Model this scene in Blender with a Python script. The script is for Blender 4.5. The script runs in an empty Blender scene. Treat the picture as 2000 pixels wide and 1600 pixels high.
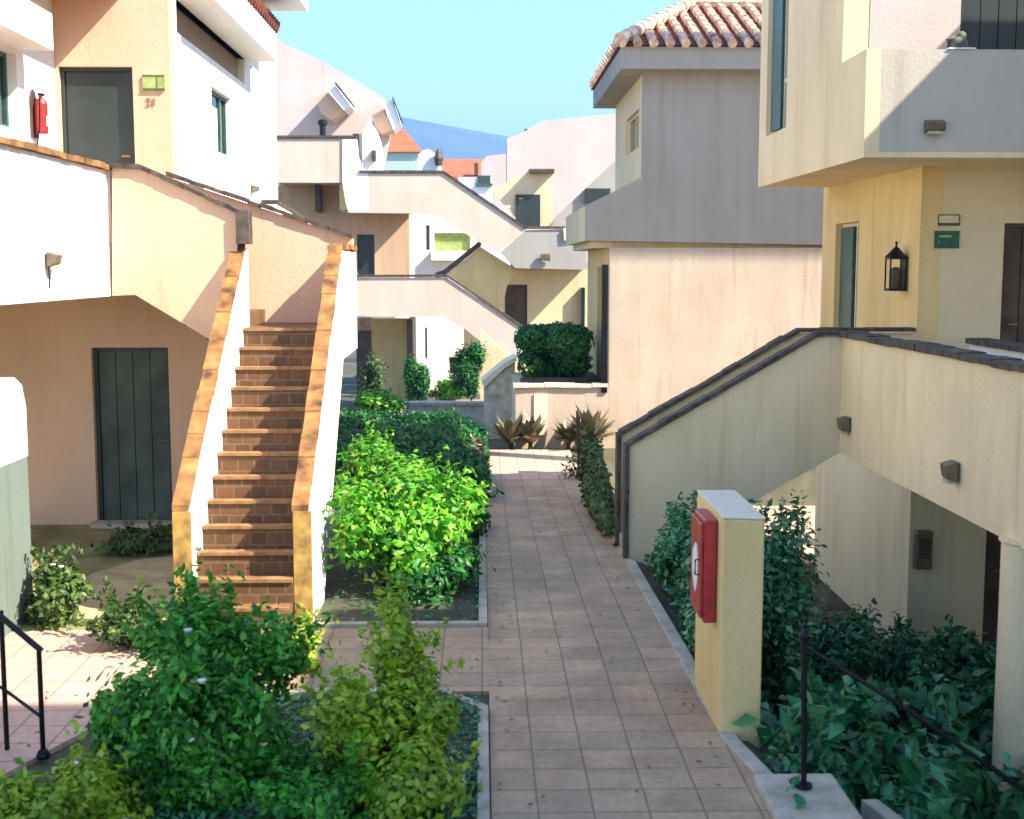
import bpy, bmesh, math, random
import numpy as np
from mathutils import Vector, Matrix, Euler
R = math.radians
random.seed(7)
rng = np.random.default_rng(11)
S = bpy.context.scene
COL = S.collection
PW, PH, F = 2000.0, 1600.0, 2500.0        # photograph's frame and focal length in its pixels
CAMZ = 3.07                               # eye height above the path by the stairs
PITCH, YAW = 6.39, 1.37

# ------------------------------------------------------------------ camera, sky, sun, exposure
cam = bpy.data.cameras.new("camera")
cam.sensor_width = 36.0
cam.lens = 36.0 * F / PW
cam.clip_start = 0.1
cam.clip_end = 12000
cam_o = bpy.data.objects.new("camera", cam)
COL.objects.link(cam_o)
cam_o.location = (0, 0, CAMZ)
cam_o.rotation_euler = (R(90 - PITCH), 0, R(-YAW))
S.camera = cam_o
cam.dof.use_dof = True
cam.dof.focus_distance = 17.0
cam.dof.aperture_fstop = 2.8
MROT = Euler((R(90 - PITCH), 0, R(-YAW))).to_matrix()
CAMP = Vector((0, 0, CAMZ))

SUN = Vector((0.66, -0.32, 0.68)).normalized()     # towards the sun
elev = math.asin(SUN.z)
azim = math.atan2(SUN.x, SUN.y)                    # from +Y clockwise
w = bpy.data.worlds.new("World"); S.world = w
w.use_nodes = True
nt = w.node_tree
bg = nt.nodes["Background"]
sky = nt.nodes.new("ShaderNodeTexSky")
sky.sky_type = 'NISHITA'
sky.sun_disc = False
sky.sun_elevation = elev
sky.sun_rotation = azim
sky.air_density = 1.0
sky.dust_density = 0.4
sky.ozone_density = 3.5
hs_ = nt.nodes.new('ShaderNodeHueSaturation'); hs_.inputs['Saturation'].default_value = 1.12
nt.links.new(sky.outputs[0], hs_.inputs['Color']); wm_ = nt.nodes.new('ShaderNodeMix'); wm_.data_type = 'RGBA'; wm_.blend_type = 'MULTIPLY'; wm_.inputs[0].default_value = 1.0
wm_.inputs[7].default_value = (1.08, .97, .97, 1)
nt.links.new(hs_.outputs[0], wm_.inputs[6]); nt.links.new(wm_.outputs[2], bg.inputs[0])
bg.inputs[1].default_value = 0.105
sl = bpy.data.lights.new("sun", 'SUN')
sl.energy = 3.4
sl.angle = R(0.5)
sl.color = (1.0, 0.93, 0.82)
so = bpy.data.objects.new("sun", sl); COL.objects.link(so)
so.rotation_euler = SUN.to_track_quat('Z', 'Y').to_euler()
S.view_settings.view_transform = 'Standard'
S.view_settings.look = 'None'
S.view_settings.exposure = 2.08
S.view_settings.gamma = 1.0
S.cycles.max_bounces = 8
S.cycles.diffuse_bounces = 5
S.cycles.transparent_max_bounces = 12
S.cycles.use_denoising = True
S.cycles.volume_bounces = 0
S.cycles.volume_step_rate = 5

# ------------------------------------------------------------------ helpers
def ray(px, py):
    return MROT @ Vector(((px - PW / 2) / F, (PH / 2 - py) / F, -1.0))
def pY(px, py, Y):
    d = ray(px, py); t = Y / d.y; return CAMP + d * t
def pX(px, py, X):
    d = ray(px, py); t = X / d.x; return CAMP + d * t
def pZ(px, py, Z):
    d = ray(px, py); t = (Z - CAMZ) / d.z; return CAMP + d * t
def sstep(a, b, x):
    t = min(1.0, max(0.0, (x - a) / (b - a))); return t * t * (3 - 2 * t)

def tag(o, label=None, cat=None, group=None, kind=None):
    if label: o['label'] = label
    if cat: o['category'] = cat
    if group: o['group'] = group
    if kind: o['kind'] = kind
    return o
def thing(name, loc, label, cat, group=None, rz=0.0):
    o = bpy.data.objects.new(name, None)
    o.empty_display_size = 0.3
    COL.objects.link(o)
    o.location = loc; o.rotation_euler = (0, 0, rz)
    return tag(o, label, cat, group)

class MB:
    def __init__(s): s.v = []; s.f = []
    def add(s, vs, fs):
        n = len(s.v); s.v += [tuple(v) for v in vs]; s.f += [tuple(i + n for i in f) for f in fs]; return s
    def box(s, x0, x1, y0, y1, z0, z1):
        if x0 > x1: x0, x1 = x1, x0
        if y0 > y1: y0, y1 = y1, y0
        if z0 > z1: z0, z1 = z1, z0
        return s.add([(x0,y0,z0),(x1,y0,z0),(x1,y1,z0),(x0,y1,z0),(x0,y0,z1),(x1,y0,z1),(x1,y1,z1),(x0,y1,z1)],
                     [(0,3,2,1),(4,5,6,7),(0,1,5,4),(1,2,6,5),(2,3,7,6),(3,0,4,7)])
    def prismY(s, pts, y0, y1):      # polygon (x,z) extruded in y
        n = len(pts)
        vs = [(p[0], y0, p[1]) for p in pts] + [(p[0], y1, p[1]) for p in pts]
        fs = [tuple(range(n)), tuple(range(2*n-1, n-1, -1))] + [(i, i + n, (i+1) % n + n, (i+1) % n) for i in range(n)]
        return s.add(vs, fs)
    def prismX(s, pts, x0, x1):      # polygon (y,z) extruded in x
        n = len(pts)
        vs = [(x0, p[0], p[1]) for p in pts] + [(x1, p[0], p[1]) for p in pts]
        fs = [tuple(range(n)), tuple(range(2*n-1, n-1, -1))] + [(i, i + n, (i+1) % n + n, (i+1) % n) for i in range(n)]
        return s.add(vs, fs)
    def prismZ(s, pts, z0, z1):
        n = len(pts)
        vs = [(p[0], p[1], z0) for p in pts] + [(p[0], p[1], z1) for p in pts]
        fs = [tuple(range(n)), tuple(range(2*n-1, n-1, -1))] + [(i, i + n, (i+1) % n + n, (i+1) % n) for i in range(n)]
        return s.add(vs, fs)
    def hexa(s, a, b):               # two quads (4 points each), joined
        vs = list(a) + list(b)
        return s.add(vs, [(0,1,2,3),(7,6,5,4),(0,4,5,1),(1,5,6,2),(2,6,7,3),(3,7,4,0)])
    def tube(s, pts, rad, seg=8, cap=True):
        pts = [Vector(p) for p in pts]
        if not isinstance(rad, (list, tuple)): rad = [rad] * len(pts)
        rings = []
        for i, p in enumerate(pts):
            a = pts[max(0, i-1)]; b = pts[min(len(pts)-1, i+1)]
            d = (b - a).normalized()
            u = d.cross(Vector((0, 0, 1)))
            if u.length < 1e-3: u = d.cross(Vector((1, 0, 0)))
            u.normalize(); v = d.cross(u)
            rings.append([p + (u * math.cos(2*math.pi*k/seg) + v * math.sin(2*math.pi*k/seg)) * rad[i] for k in range(seg)])
        vs = [q for r in rings for q in r]; fs = []
        for i in range(len(pts)-1):
            for k in range(seg):
                fs.append((i*seg+k, i*seg+(k+1)%seg, (i+1)*seg+(k+1)%seg, (i+1)*seg+k))
        if cap:
            fs.append(tuple(range(seg))); fs.append(tuple(range((len(pts)-1)*seg, len(pts)*seg)))
        return s.add(vs, fs)
    def lathe(s, prof, c=(0,0,0), seg=16):
        vs = []; fs = []
        for (r, z) in prof:
            for k in range(seg):
                a = 2*math.pi*k/seg; vs.append((c[0]+r*math.cos(a), c[1]+r*math.sin(a), c[2]+z))
        for i in range(len(prof)-1):
            for k in range(seg):
                fs.append((i*seg+k, i*seg+(k+1)%seg, (i+1)*seg+(k+1)%seg, (i+1)*seg+k))
        fs.append(tuple(range(seg))); fs.append(tuple(range((len(prof)-1)*seg, len(prof)*seg)))
        return s.add(vs, fs)
    def build(s, name, mat, parent=None, world=True, smooth=False, bevel=0.0, label=None):
        me = bpy.data.meshes.new(name)
        me.from_pydata(s.v, [], s.f)
        bm = bmesh.new(); bm.from_mesh(me)
        bmesh.ops.recalc_face_normals(bm, faces=bm.faces)
        bm.to_mesh(me); bm.free()
        if smooth:
            me.polygons.foreach_set("use_smooth", [True] * len(me.polygons))
        me.materials.append(mat)
        o = bpy.data.objects.new(name, me); COL.objects.link(o)
        if parent is not None:
            o.parent = parent
            if world:                # the mesh holds world coordinates
                o.matrix_parent_inverse = wmat(parent).inverted()
        if bevel > 0:
            m = o.modifiers.new("bevel", 'BEVEL'); m.width = bevel; m.segments = 2; m.limit_method = 'ANGLE'; m.angle_limit = R(40)
        if label: o['label'] = label
        return o
def wmat(o):
    m = Matrix.Translation(o.location) @ o.rotation_euler.to_matrix().to_4x4()
    if o.parent is not None:
        m = wmat(o.parent) @ o.matrix_parent_inverse @ m
    return m
def part(name, mb, mat, parent, **k): return mb.build(name, mat, parent, **k)

def wall(axis, c, th, u0, u1, z0, z1, holes=()):
    """vertical wall, front face at c, body going to c+th; holes = (u0,u1,z0,z1) cut right through"""
    us = sorted(set([u0, u1] + [h[0] for h in holes] + [h[1] for h in holes])); us = [u for u in us if u0 <= u <= u1]
    zs = sorted(set([z0, z1] + [h[2] for h in holes] + [h[3] for h in holes])); zs = [z for z in zs if z0 <= z <= z1]
    def hole(i, j):
        if i < 0 or j < 0 or i >= len(us)-1 or j >= len(zs)-1: return True
        um = (us[i]+us[i+1])/2; zm = (zs[j]+zs[j+1])/2
        return any(h[0] < um < h[1] and h[2] < zm < h[3] for h in holes)
    mb = MB(); idx = {}
    def V(u, z, k):
        key = (u, z, k)
        if key not in idx:
            idx[key] = len(mb.v); cc = c + (th if k else 0)
            mb.v.append((u, cc, z) if axis == 'Y' else (cc, u, z))
        return idx[key]
    for i in range(len(us)-1):
        for j in range(len(zs)-1):
            if hole(i, j): continue
            a, b, d, e = us[i], us[i+1], zs[j], zs[j+1]
            mb.f.append((V(a,d,0), V(b,d,0), V(b,e,0), V(a,e,0)))
            mb.f.append((V(a,e,1), V(b,e,1), V(b,d,1), V(a,d,1)))
            if hole(i-1, j): mb.f.append((V(a,d,0), V(a,e,0), V(a,e,1), V(a,d,1)))
            if hole(i+1, j): mb.f.append((V(b,e,0), V(b,d,0), V(b,d,1), V(b,e,1)))
            if hole(i, j-1): mb.f.append((V(b,d,0), V(a,d,0), V(a,d,1), V(b,d,1)))
            if hole(i, j+1): mb.f.append((V(a,e,0), V(b,e,0), V(b,e,1), V(a,e,1)))
    return mb
def xz(pts, Y):                      # photograph outline -> (x,z) on the plane y = Y
    return [(pY(p[0], p[1], Y).x, pY(p[0], p[1], Y).z) for p in pts]

# ------------------------------------------------------------------ materials
def new_mat(name):
    m = bpy.data.materials.new(name); m.use_nodes = True
    n = m.node_tree; return m, n, n.nodes["Principled BSDF"]
def N(n, t, **k):
    x = n.nodes.new(t)
    for a, b in k.items(): setattr(x, a, b)
    return x
def ramp(n, stops):
    r = N(n, "ShaderNodeValToRGB"); e = r.color_ramp.elements
    e[0].position = stops[0][0]; e[0].color = (*stops[0][1], 1)
    e[1].position = stops[-1][0]; e[1].color = (*stops[-1][1], 1)
    for p, c in stops[1:-1]:
        q = e.new(p); q.color = (*c, 1)
    return r
def mul(c, k): return tuple(min(1, max(0, x * k)) for x in c)

def stucco(name, c, var=0.10, stain=0.35, scale=1.0, rough=0.9, stain_col=None):
    m, n, b = new_mat(name); L = n.links.new
    tc = N(n, "ShaderNodeTexCoord")
    big = N(n, "ShaderNodeTexNoise"); big.inputs["Scale"].default_value = 0.55*scale; big.inputs["Detail"].default_value = 5; big.inputs["Roughness"].default_value = .6
    L(tc.outputs["Object"], big.inputs["Vector"])
    r1 = ramp(n, [(0.3, mul(c, 1-var)), (0.7, mul(c, 1+var*.6))])
    L(big.outputs[0], r1.inputs[0])
    mp = N(n, "ShaderNodeMapping"); mp.inputs["Scale"].default_value = (1.3, 1.3, 0.30)
    L(tc.outputs["Object"], mp.inputs[0])
    dr = N(n, "ShaderNodeTexNoise"); dr.inputs["Scale"].default_value = 1.3*scale; dr.inputs["Detail"].default_value = 6; dr.inputs["Roughness"].default_value = .65
    L(mp.outputs[0], dr.inputs["Vector"])
    r2 = ramp(n, [(0.47, (0, 0, 0)), (0.70, (1, 1, 1))]); L(dr.outputs[0], r2.inputs[0])
    mx = N(n, "ShaderNodeMix", data_type='RGBA', blend_type='MIX')
    ml = N(n, "ShaderNodeMath", operation='MULTIPLY'); L(r2.outputs[0], ml.inputs[0]); ml.inputs[1].default_value = stain
    L(ml.outputs[0], mx.inputs[0]); L(r1.outputs[0], mx.inputs[6])
    sc = stain_col or (c[0]*.62, c[1]*.58, c[2]*.5)
    mx.inputs[7].default_value = (*sc, 1)
    fn = N(n, "ShaderNodeTexNoise"); fn.inputs["Scale"].default_value = 70; fn.inputs["Detail"].default_value = 3
    L(tc.outputs["Object"], fn.inputs["Vector"])
    mx2 = N(n, "ShaderNodeMix", data_type='RGBA', blend_type='MULTIPLY'); mx2.inputs[0].default_value = 0.35
    r3 = ramp(n, [(0.35, (.72, .72, .72)), (0.6, (1, 1, 1))]); L(fn.outputs[0], r3.inputs[0])
    L(mx.outputs[2], mx2.inputs[6]); L(r3.outputs[0], mx2.inputs[7]); L(mx2.outputs[2], b.inputs["Base Color"])
    mp3 = N(n, "ShaderNodeMapping"); mp3.inputs["Scale"].default_value = (5.5, 5.5, 0.28); mp3.inputs["Location"].default_value = (3.1, 1.7, .4)
    L(tc.outputs["Object"], mp3.inputs[0])
    sn = N(n, "ShaderNodeTexNoise"); sn.inputs["Scale"].default_value = 1.0; sn.inputs["Detail"].default_value = 7; sn.inputs["Roughness"].default_value = .62
    L(mp3.outputs[0], sn.inputs["Vector"])
    r5 = ramp(n, [(0.56, (1, 1, 1)), (0.76, (.72, .68, .60))]); L(sn.outputs[0], r5.inputs[0])
    mx5 = N(n, "ShaderNodeMix", data_type='RGBA', blend_type='MULTIPLY'); mx5.inputs[0].default_value = min(1.0, .35 + stain)
    L(mx2.outputs[2], mx5.inputs[6]); L(r5.outputs[0], mx5.inputs[7]); L(mx5.outputs[2], b.inputs["Base Color"])
    b.inputs["Roughness"].default_value = rough
    b.inputs["Specular IOR Level"].default_value = 0.2
    bp = N(n, "ShaderNodeBump"); bp.inputs["Strength"].default_value = 0.35; bp.inputs["Distance"].default_value = 0.012
    f2 = N(n, "ShaderNodeTexNoise"); f2.inputs["Scale"].default_value = 26; f2.inputs["Detail"].default_value = 6
    L(tc.outputs["Object"], f2.inputs["Vector"]); L(f2.outputs[0], bp.inputs["Height"]); L(bp.outputs[0], b.inputs["Normal"])
    return m
def plain(name, c, rough=0.6, metal=0.0, var=0.15, scale=8.0, bump=0.1):
    m, n, b = new_mat(name); L = n.links.new
    tc = N(n, "ShaderNodeTexCoord")
    t = N(n, "ShaderNodeTexNoise"); t.inputs["Scale"].default_value = scale; t.inputs["Detail"].default_value = 5
    L(tc.outputs["Object"], t.inputs["Vector"])
    r = ramp(n, [(0.3, mul(c, 1-var)), (0.7, mul(c, 1+var))]); L(t.outputs[0], r.inputs[0]); L(r.outputs[0], b.inputs["Base Color"])
    b.inputs["Roughness"].default_value = rough; b.inputs["Metallic"].default_value = metal
    if bump:
        bp = N(n, "ShaderNodeBump"); bp.inputs["Strength"].default_value = bump; bp.inputs["Distance"].default_value = 0.01
        L(t.outputs[0], bp.inputs["Height"]); L(bp.outputs[0], b.inputs["Normal"])
    return m
def tiles(name, c1, c2, mortar, bw, bh, ms=0.01, mode='XY', offset=0.0, dirt=0.35, rough=0.75, rz=0.0, freq=2):
    m, n, b = new_mat(name); L = n.links.new
    tc = N(n, "ShaderNodeTexCoord")
    vec = tc.outputs["Object"]
    if mode == 'STEP':               # x across, y+z along: risers and treads share one grid
        sp = N(n, "ShaderNodeSeparateXYZ"); L(vec, sp.inputs[0])
        ad = N(n, "ShaderNodeMath", operation='ADD'); L(sp.outputs[1], ad.inputs[0]); L(sp.outputs[2], ad.inputs[1])
        cb = N(n, "ShaderNodeCombineXYZ"); L(sp.outputs[0], cb.inputs[0]); L(ad.outputs[0], cb.inputs[1]); vec = cb.outputs[0]
    if rz:
        mp = N(n, "ShaderNodeMapping"); mp.inputs["Rotation"].default_value = (0, 0, rz); L(vec, mp.inputs[0]); vec = mp.outputs[0]
    nz = N(n, "ShaderNodeTexNoise"); nz.inputs["Scale"].default_value = 3.0; nz.inputs["Detail"].default_value = 2
    L(vec, nz.inputs["Vector"])
    wv = N(n, "ShaderNodeMix", data_type='RGBA', blend_type='LINEAR_LIGHT'); wv.inputs[0].default_value = 0.005
    L(vec, wv.inputs[6]); L(nz.outputs[1], wv.inputs[7])
    br = N(n, "ShaderNodeTexBrick"); br.offset = offset; br.offset_frequency = freq; br.squash = 1.0
    L(wv.outputs[2], br.inputs["Vector"])
    br.inputs["Color1"].default_value = (*c1, 1); br.inputs["Color2"].default_value = (*c2, 1); br.inputs["Mortar"].default_value = (*mortar, 1)
    br.inputs["Scale"].default_value = 1.0; br.inputs["Mortar Size"].default_value = ms; br.inputs["Mortar Smooth"].default_value = 0.25
    br.inputs["Brick Width"].default_value = bw; br.inputs["Row Height"].default_value = bh; br.inputs["Bias"].default_value = 0.0
    d = N(n, "ShaderNodeTexNoise"); d.inputs["Scale"].default_value = 1.4; d.inputs["Detail"].default_value = 8; d.inputs["Roughness"].default_value = .68
    L(tc.outputs["Object"], d.inputs["Vector"])
    r = ramp(n, [(0.32, (.45, .45, .42)), (0.62, (1, 1, 1))]); L(d.outputs[0], r.inputs[0])
    mx = N(n, "ShaderNodeMix", data_type='RGBA', blend_type='MULTIPLY'); mx.inputs[0].default_value = dirt
    L(br.outputs[0], mx.inputs[6]); L(r.outputs[0], mx.inputs[7])
    d2 = N(n, "ShaderNodeTexNoise"); d2.inputs["Scale"].default_value = 22; d2.inputs["Detail"].default_value = 6; L(tc.outputs["Object"], d2.inputs["Vector"])
    r2 = ramp(n, [(0.3, (.7, .68, .64)), (0.65, (1, 1, 1))]); L(d2.outputs[0], r2.inputs[0])
    mx2 = N(n, "ShaderNodeMix", data_type='RGBA', blend_type='MULTIPLY'); mx2.inputs[0].default_value = 0.6
    L(mx.outputs[2], mx2.inputs[6]); L(r2.outputs[0], mx2.inputs[7]); L(mx2.outputs[2], b.inputs["Base Color"])
    b.inputs["Roughness"].default_value = rough
    bp = N(n, "ShaderNodeBump"); bp.inputs["Strength"].default_value = 0.5; bp.inputs["Distance"].default_value = 0.006; bp.invert = True
    L(br.outputs["Fac"], bp.inputs["Height"]); L(bp.outputs[0], b.inputs["Normal"])
    return m
def leafmat(name, cols, rough=0.45, trans=0.3):
    m, n, b = new_mat(name); L = n.links.new
    g = N(n, "ShaderNodeNewGeometry")
    r = ramp(n, [(i / (len(cols)-1), c) for i, c in enumerate(cols)])
    L(g.outputs["Random Per Island"], r.inputs[0])
    tc = N(n, "ShaderNodeTexCoord"); nz = N(n, "ShaderNodeTexNoise"); nz.inputs["Scale"].default_value = 2.2; nz.inputs["Detail"].default_value = 3
    L(tc.outputs["Object"], nz.inputs["Vector"])
    r2 = ramp(n, [(0.35, (.62, .66, .62)), (0.65, (1.0, 1.0, 1.0))]); L(nz.outputs[0], r2.inputs[0])
    mx = N(n, "ShaderNodeMix", data_type='RGBA', blend_type='MULTIPLY'); mx.inputs[0].default_value = 1
    L(r.outputs[0], mx.inputs[6]); L(r2.outputs[0], mx.inputs[7]); L(mx.outputs[2], b.inputs["Base Color"])
    b.inputs["Roughness"].default_value = rough
    b.inputs["Specular IOR Level"].default_value = 0.4
    tr = N(n, "ShaderNodeBsdfTranslucent"); L(mx.outputs[2], tr.inputs[0])
    ms = N(n, "ShaderNodeMixShader"); ms.inputs[0].default_value = trans
    L(b.outputs[0], ms.inputs[1]); L(tr.outputs[0], ms.inputs[2])
    L(ms.outputs[0], n.nodes["Material Output"].inputs[0])
    return m

M = {}
M['peach'] = stucco('peach_stucco', (.74, .475, .305), stain=.25)
M['ochre'] = stucco('ochre_stucco', (.80, .58, .25), stain=.35)
M['cream'] = stucco('cream_stucco', (.88, .68, .40), stain=.3)
M['white'] = stucco('white_paint', (.88, .86, .82), var=.04, stain=.1)
M['pink'] = stucco('pink_stucco', (.70, .535, .41), stain=.15)
M['lilac'] = stucco('pale_lilac_stucco', (.60, .49, .43), stain=.1)
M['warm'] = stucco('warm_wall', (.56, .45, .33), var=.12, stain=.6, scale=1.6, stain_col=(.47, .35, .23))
M['grey'] = stucco('shade_grey_wall', (.41, .375, .315), var=.08, stain=.25)
M['sage'] = stucco('sage_stucco', (.78, .62, .37), stain=.35)
M['stone'] = plain('rough_stone', (.50, .46, .34), .9, var=.35, scale=5, bump=.6)
M['coping'] = plain('terracotta_coping', (.27, .12, .03), .75, var=.75, scale=5, bump=.4)
M['darkcoping'] = plain('dark_weathered_coping', (.075, .058, .04), .85, var=.7, scale=9, bump=.5)
M['iron'] = plain('black_iron', (.012, .012, .013), .45, .6, var=.3)
M['door'] = plain('dark_green_door', (.022, .032, .026), .45, var=.25, scale=3)
M['olddoor'] = plain('weathered_green_door', (.055, .075, .05), .6, var=.55, scale=2.5, bump=.3)
M['brown'] = plain('brown_wood', (.07, .045, .028), .6, var=.4, scale=5)
M['frame'] = plain('cream_frame', (.75, .66, .45), .5, var=.06)
M['greenframe'] = plain('green_frame', (.03, .09, .06), .4, var=.3)
M['glass'] = plain('dark_glass', (.015, .03, .028), .06, var=.3, bump=0)
M['curtain'] = plain('white_curtain', (.82, .82, .80), .8, var=.05)
M['red'] = plain('red_enamel', (.42, .025, .02), .35, var=.35, scale=12)
M['whiteplate'] = plain('white_print', (.75, .78, .72), .5, var=.15, scale=20)
M['lampglass'] = plain('frosted_lamp_glass', (.42, .40, .26), .35, var=.1)
M['lampbody'] = plain('bronze_lamp_body', (.16, .12, .07), .5, .2, var=.3)
M['greensign'] = plain('green_enamel_sign', (.01, .09, .05), .35, var=.3, scale=10)
M['limesign'] = plain('pale_green_sign', (.30, .38, .10), .4, var=.25, scale=9)
M['number'] = plain('brass_number', (.30, .17, .07), .5, .3)
M['tilered'] = plain('clay_roof_tile', (.17, .035, .015), .8, var=.5, scale=6, bump=.4)
M['tilepale'] = plain('bleached_clay_roof_tile', (.74, .44, .29), .85, var=.6, scale=7, bump=.4)
M['orangeroof'] = plain('orange_clay_roof', (.50, .11, .035), .8, var=.2, scale=1.2)
M['blueroof'] = plain('faded_blue_panel', (.38, .50, .42), .6, var=.1)
M['palecream'] = stucco('pale_cream_stucco', (.86, .75, .48), stain=.3)
M['oldstone'] = plain('dark_mossy_stone', (.11, .11, .07), .9, var=.4, bump=.5)
M['clay'] = stucco('clay_stucco', (.60, .41, .26), stain=.3)
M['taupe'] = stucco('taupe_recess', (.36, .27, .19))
M['moss'] = plain('mossy_earth', (.25, .23, .08), .95, var=.45, scale=2.5, bump=.6)
M['drymoss'] = plain('trodden_earth', (.48, .38, .18), .95, var=.25, scale=3.5, bump=.4)
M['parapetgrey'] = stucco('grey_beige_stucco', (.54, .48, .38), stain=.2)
M['endcap'] = plain('ochre_tile_cladding', (.40, .24, .055), .7, var=.5, scale=9, bump=.3)
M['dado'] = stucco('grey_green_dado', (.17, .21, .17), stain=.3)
M['soil'] = plain('bed_soil', (.055, .05, .025), .95, var=.5, scale=5, bump=.8)
M['groundmat'] = plain('garden_soil', (.075, .07, .035), .95, var=.5, scale=1.6, bump=.8)
M['paving'] = tiles('square_paving', (.60, .385, .215), (.46, .315, .185), (.29, .20, .115), .315, .315, .007, offset=0.0, dirt=.7)
M['redpaving'] = tiles('terracotta_paving', (.70, .42, .30), (.64, .40, .28), (.38, .24, .16), .31, .31, .008, offset=0.0, dirt=.25)
M['steptile'] = tiles('brown_step_tiles', (.20, .090, .030), (.13, .060, .020), (.22, .13, .055), .155, .1175, .010, mode='STEP', offset=0.5, dirt=.55)
M['nosing'] = plain('clay_step_nosing', (.27, .135, .045), .7, var=.35, scale=9)
M['kerb'] = plain('stone_kerb', (.42, .36, .26), .9, var=.25, scale=6, bump=.4)
M['bark'] = plain('bark', (.07, .045, .028), .9, var=.4, scale=14, bump=.8)
M['stemgreen'] = plain('green_stem', (.07, .10, .03), .7, var=.3)
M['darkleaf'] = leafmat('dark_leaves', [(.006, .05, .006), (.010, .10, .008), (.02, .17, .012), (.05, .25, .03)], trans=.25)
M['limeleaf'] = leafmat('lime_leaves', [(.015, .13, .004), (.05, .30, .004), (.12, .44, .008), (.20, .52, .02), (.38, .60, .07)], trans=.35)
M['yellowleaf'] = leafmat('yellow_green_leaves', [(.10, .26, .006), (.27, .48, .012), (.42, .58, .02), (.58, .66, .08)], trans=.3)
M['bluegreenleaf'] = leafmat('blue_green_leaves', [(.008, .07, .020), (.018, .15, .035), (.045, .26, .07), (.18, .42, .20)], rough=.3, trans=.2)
M['midleaf'] = leafmat('mid_green_leaves', [(.012, .11, .004), (.03, .23, .006), (.07, .40, .014), (.20, .54, .06)], trans=.3)
M['oliveleaf'] = leafmat('olive_leaves', [(.03, .07, .012), (.07, .13, .02), (.14, .20, .04)], trans=.2)
M['flower'] = plain('white_petals', (.85, .72, .66), .6, var=.1)
M['succulent'] = leafmat('grey_green_succulent', [(.10, .10, .05), (.20, .19, .09), (.34, .24, .15)], trans=.1)

# ------------------------------------------------------------------ ground
def base_z(Y):
    if Y < 10: return 0.0
    if Y < 20: return -0.03 * (Y - 10)
    if Y < 23.5: return -0.3
    if Y < 41: return -0.3 - 1.25 * (Y - 23.5) / 17.5
    if Y < 60: return -1.55
    return -1.55 - min(8.0, (Y - 60) * .06)
def g(X, Y):
    b = base_z(Y)
    if X > 1.62 and Y < 24:
        t = sstep(1.66, 3.2, X); b = b * (1-t) + (-1.5) * t
    if X < -2.9 and 10 < Y < 30:
        t = sstep(-2.4, -2.9, X); b = b * (1-t)
    return b
def sheet(name, xs, ys, zf, mat, kind='structure'):
    vs = [(x, y, zf(x, y)) for y in ys for x in xs]; nx = len(xs)
    fs = [(j*nx+i, j*nx+i+1, (j+1)*nx+i+1, (j+1)*nx+i) for j in range(len(ys)-1) for i in range(nx-1)]
    o = MB().add(vs, fs).build(name, mat, smooth=True)
    return tag(o, kind=kind)
xs = [-6000, -800, -150, -40, -15] + [-10 + .25*i for i in range(0, 81)] + [15, 40, 150, 800, 6000]
ys = [-60, -20, -6, 0, 3] + [4 + .5*i for i in range(0, 76)] + [45, 50, 60, 80, 120, 200, 500, 1500, 5000]
def gz(x, y):
    z = g(x, y) - 0.03
    if -2.35 < x < -.05 and (y < 8.95 or 10.8 < y < 24): z += .03
    return z
tag(sheet('garden_ground', xs, ys, gz, M['groundmat']), 'bare garden soil between the paths')

# main path, cross path, sunlit terraces
mp = MB()
ysp = [2.0, 6.6, 7.1, 8.0, 9.0, 10.0, 12, 14, 16, 18, 20.05]
def rx(Y): return 1.55 if Y > 8.1 else 1.55 + .16 * (8.1 - Y)
top = []; 
for a, b in zip(ysp[:-1], ysp[1:]):
    za, zb = base_z(a), base_z(b)
    mp.hexa([(.05, a, za-.12), (rx(a), a, za-.12), (rx(b), b, zb-.12), (.05, b, zb-.12)],
            [(.05, a, za), (rx(a), a, za), (rx(b), b, zb), (.05, b, zb)])
tag(mp.build('garden_path', M['paving']), 'tan square tiled main path', kind='structure')
mp2 = MB(); mp2.box(-2.35, .05, 9.02, 10.68, -.12, 0.0)
tag(mp2.build('cross_path', M['paving']), 'tiled cross path to the brown stairs', kind='structure')
mk = MB()
for a, b in zip(ysp[:-1], ysp[1:]):
    za, zb = base_z(a), base_z(b)
    mk.hexa([(rx(a), a, za-.2), (rx(a)+.11, a, za-.2), (rx(b)+.11, b, zb-.2), (rx(b), b, zb-.2)],
            [(rx(a), a, za+.012), (rx(a)+.11, a, za+.012), (rx(b)+.11, b, zb+.012), (rx(b), b, zb+.012)])
tag(mk.build('path_kerb', M['kerb'], bevel=.01), 'stone edging strip of the main path', kind='structure')
tag(MB().prismZ([(-3.0, 7.3), (-2.35, 9.03), (-2.35, 10.66), (-9.5, 10.66), (-9.5, 6.2), (-3.4, 6.2)], -.12, .004).build('sunlit_paving', M['redpaving']), kind='structure')
tag(MB().prismZ([(-9.5, 10.67), (-2.7, 10.67), (-2.7, 15.19), (-9.5, 15.19)], -.12, -.004).build('patio_ground', M['moss']), kind='structure')
_p = [pZ(a_, b_, 0) for a_, b_ in ((60, 1208), (180, 1120), (275, 1092), (350, 1085), (400, 1130), (420, 1210))]
tag(MB().prismZ([(p_.x, max(10.675, p_.y)) for p_ in _p], -.1, .002).build('dirt_path', M['drymoss']), kind='structure')
tag(MB().box(-.12, 1.62, 20.06, 23.4, -.42, -.296).build('terrace_paving', M['redpaving']), kind='structure')
bk = MB()
bk.prismZ([(-2.3, 9.0), (-.28, 9.0), (.04, 8.62), (.04, 4.0), (-.03, 4.0), (-.03, 8.59), (-.31, 8.93), (-2.3, 8.93)], -.1, .035)
tag(bk.build('bed_kerb', M['kerb']), kind='structure')
bk = MB(); bk.box(-1.42, .04, 10.70, 10.78, -.1, .03)
for a, b in zip(range(11, 20), range(12, 21)):
    pass
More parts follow.
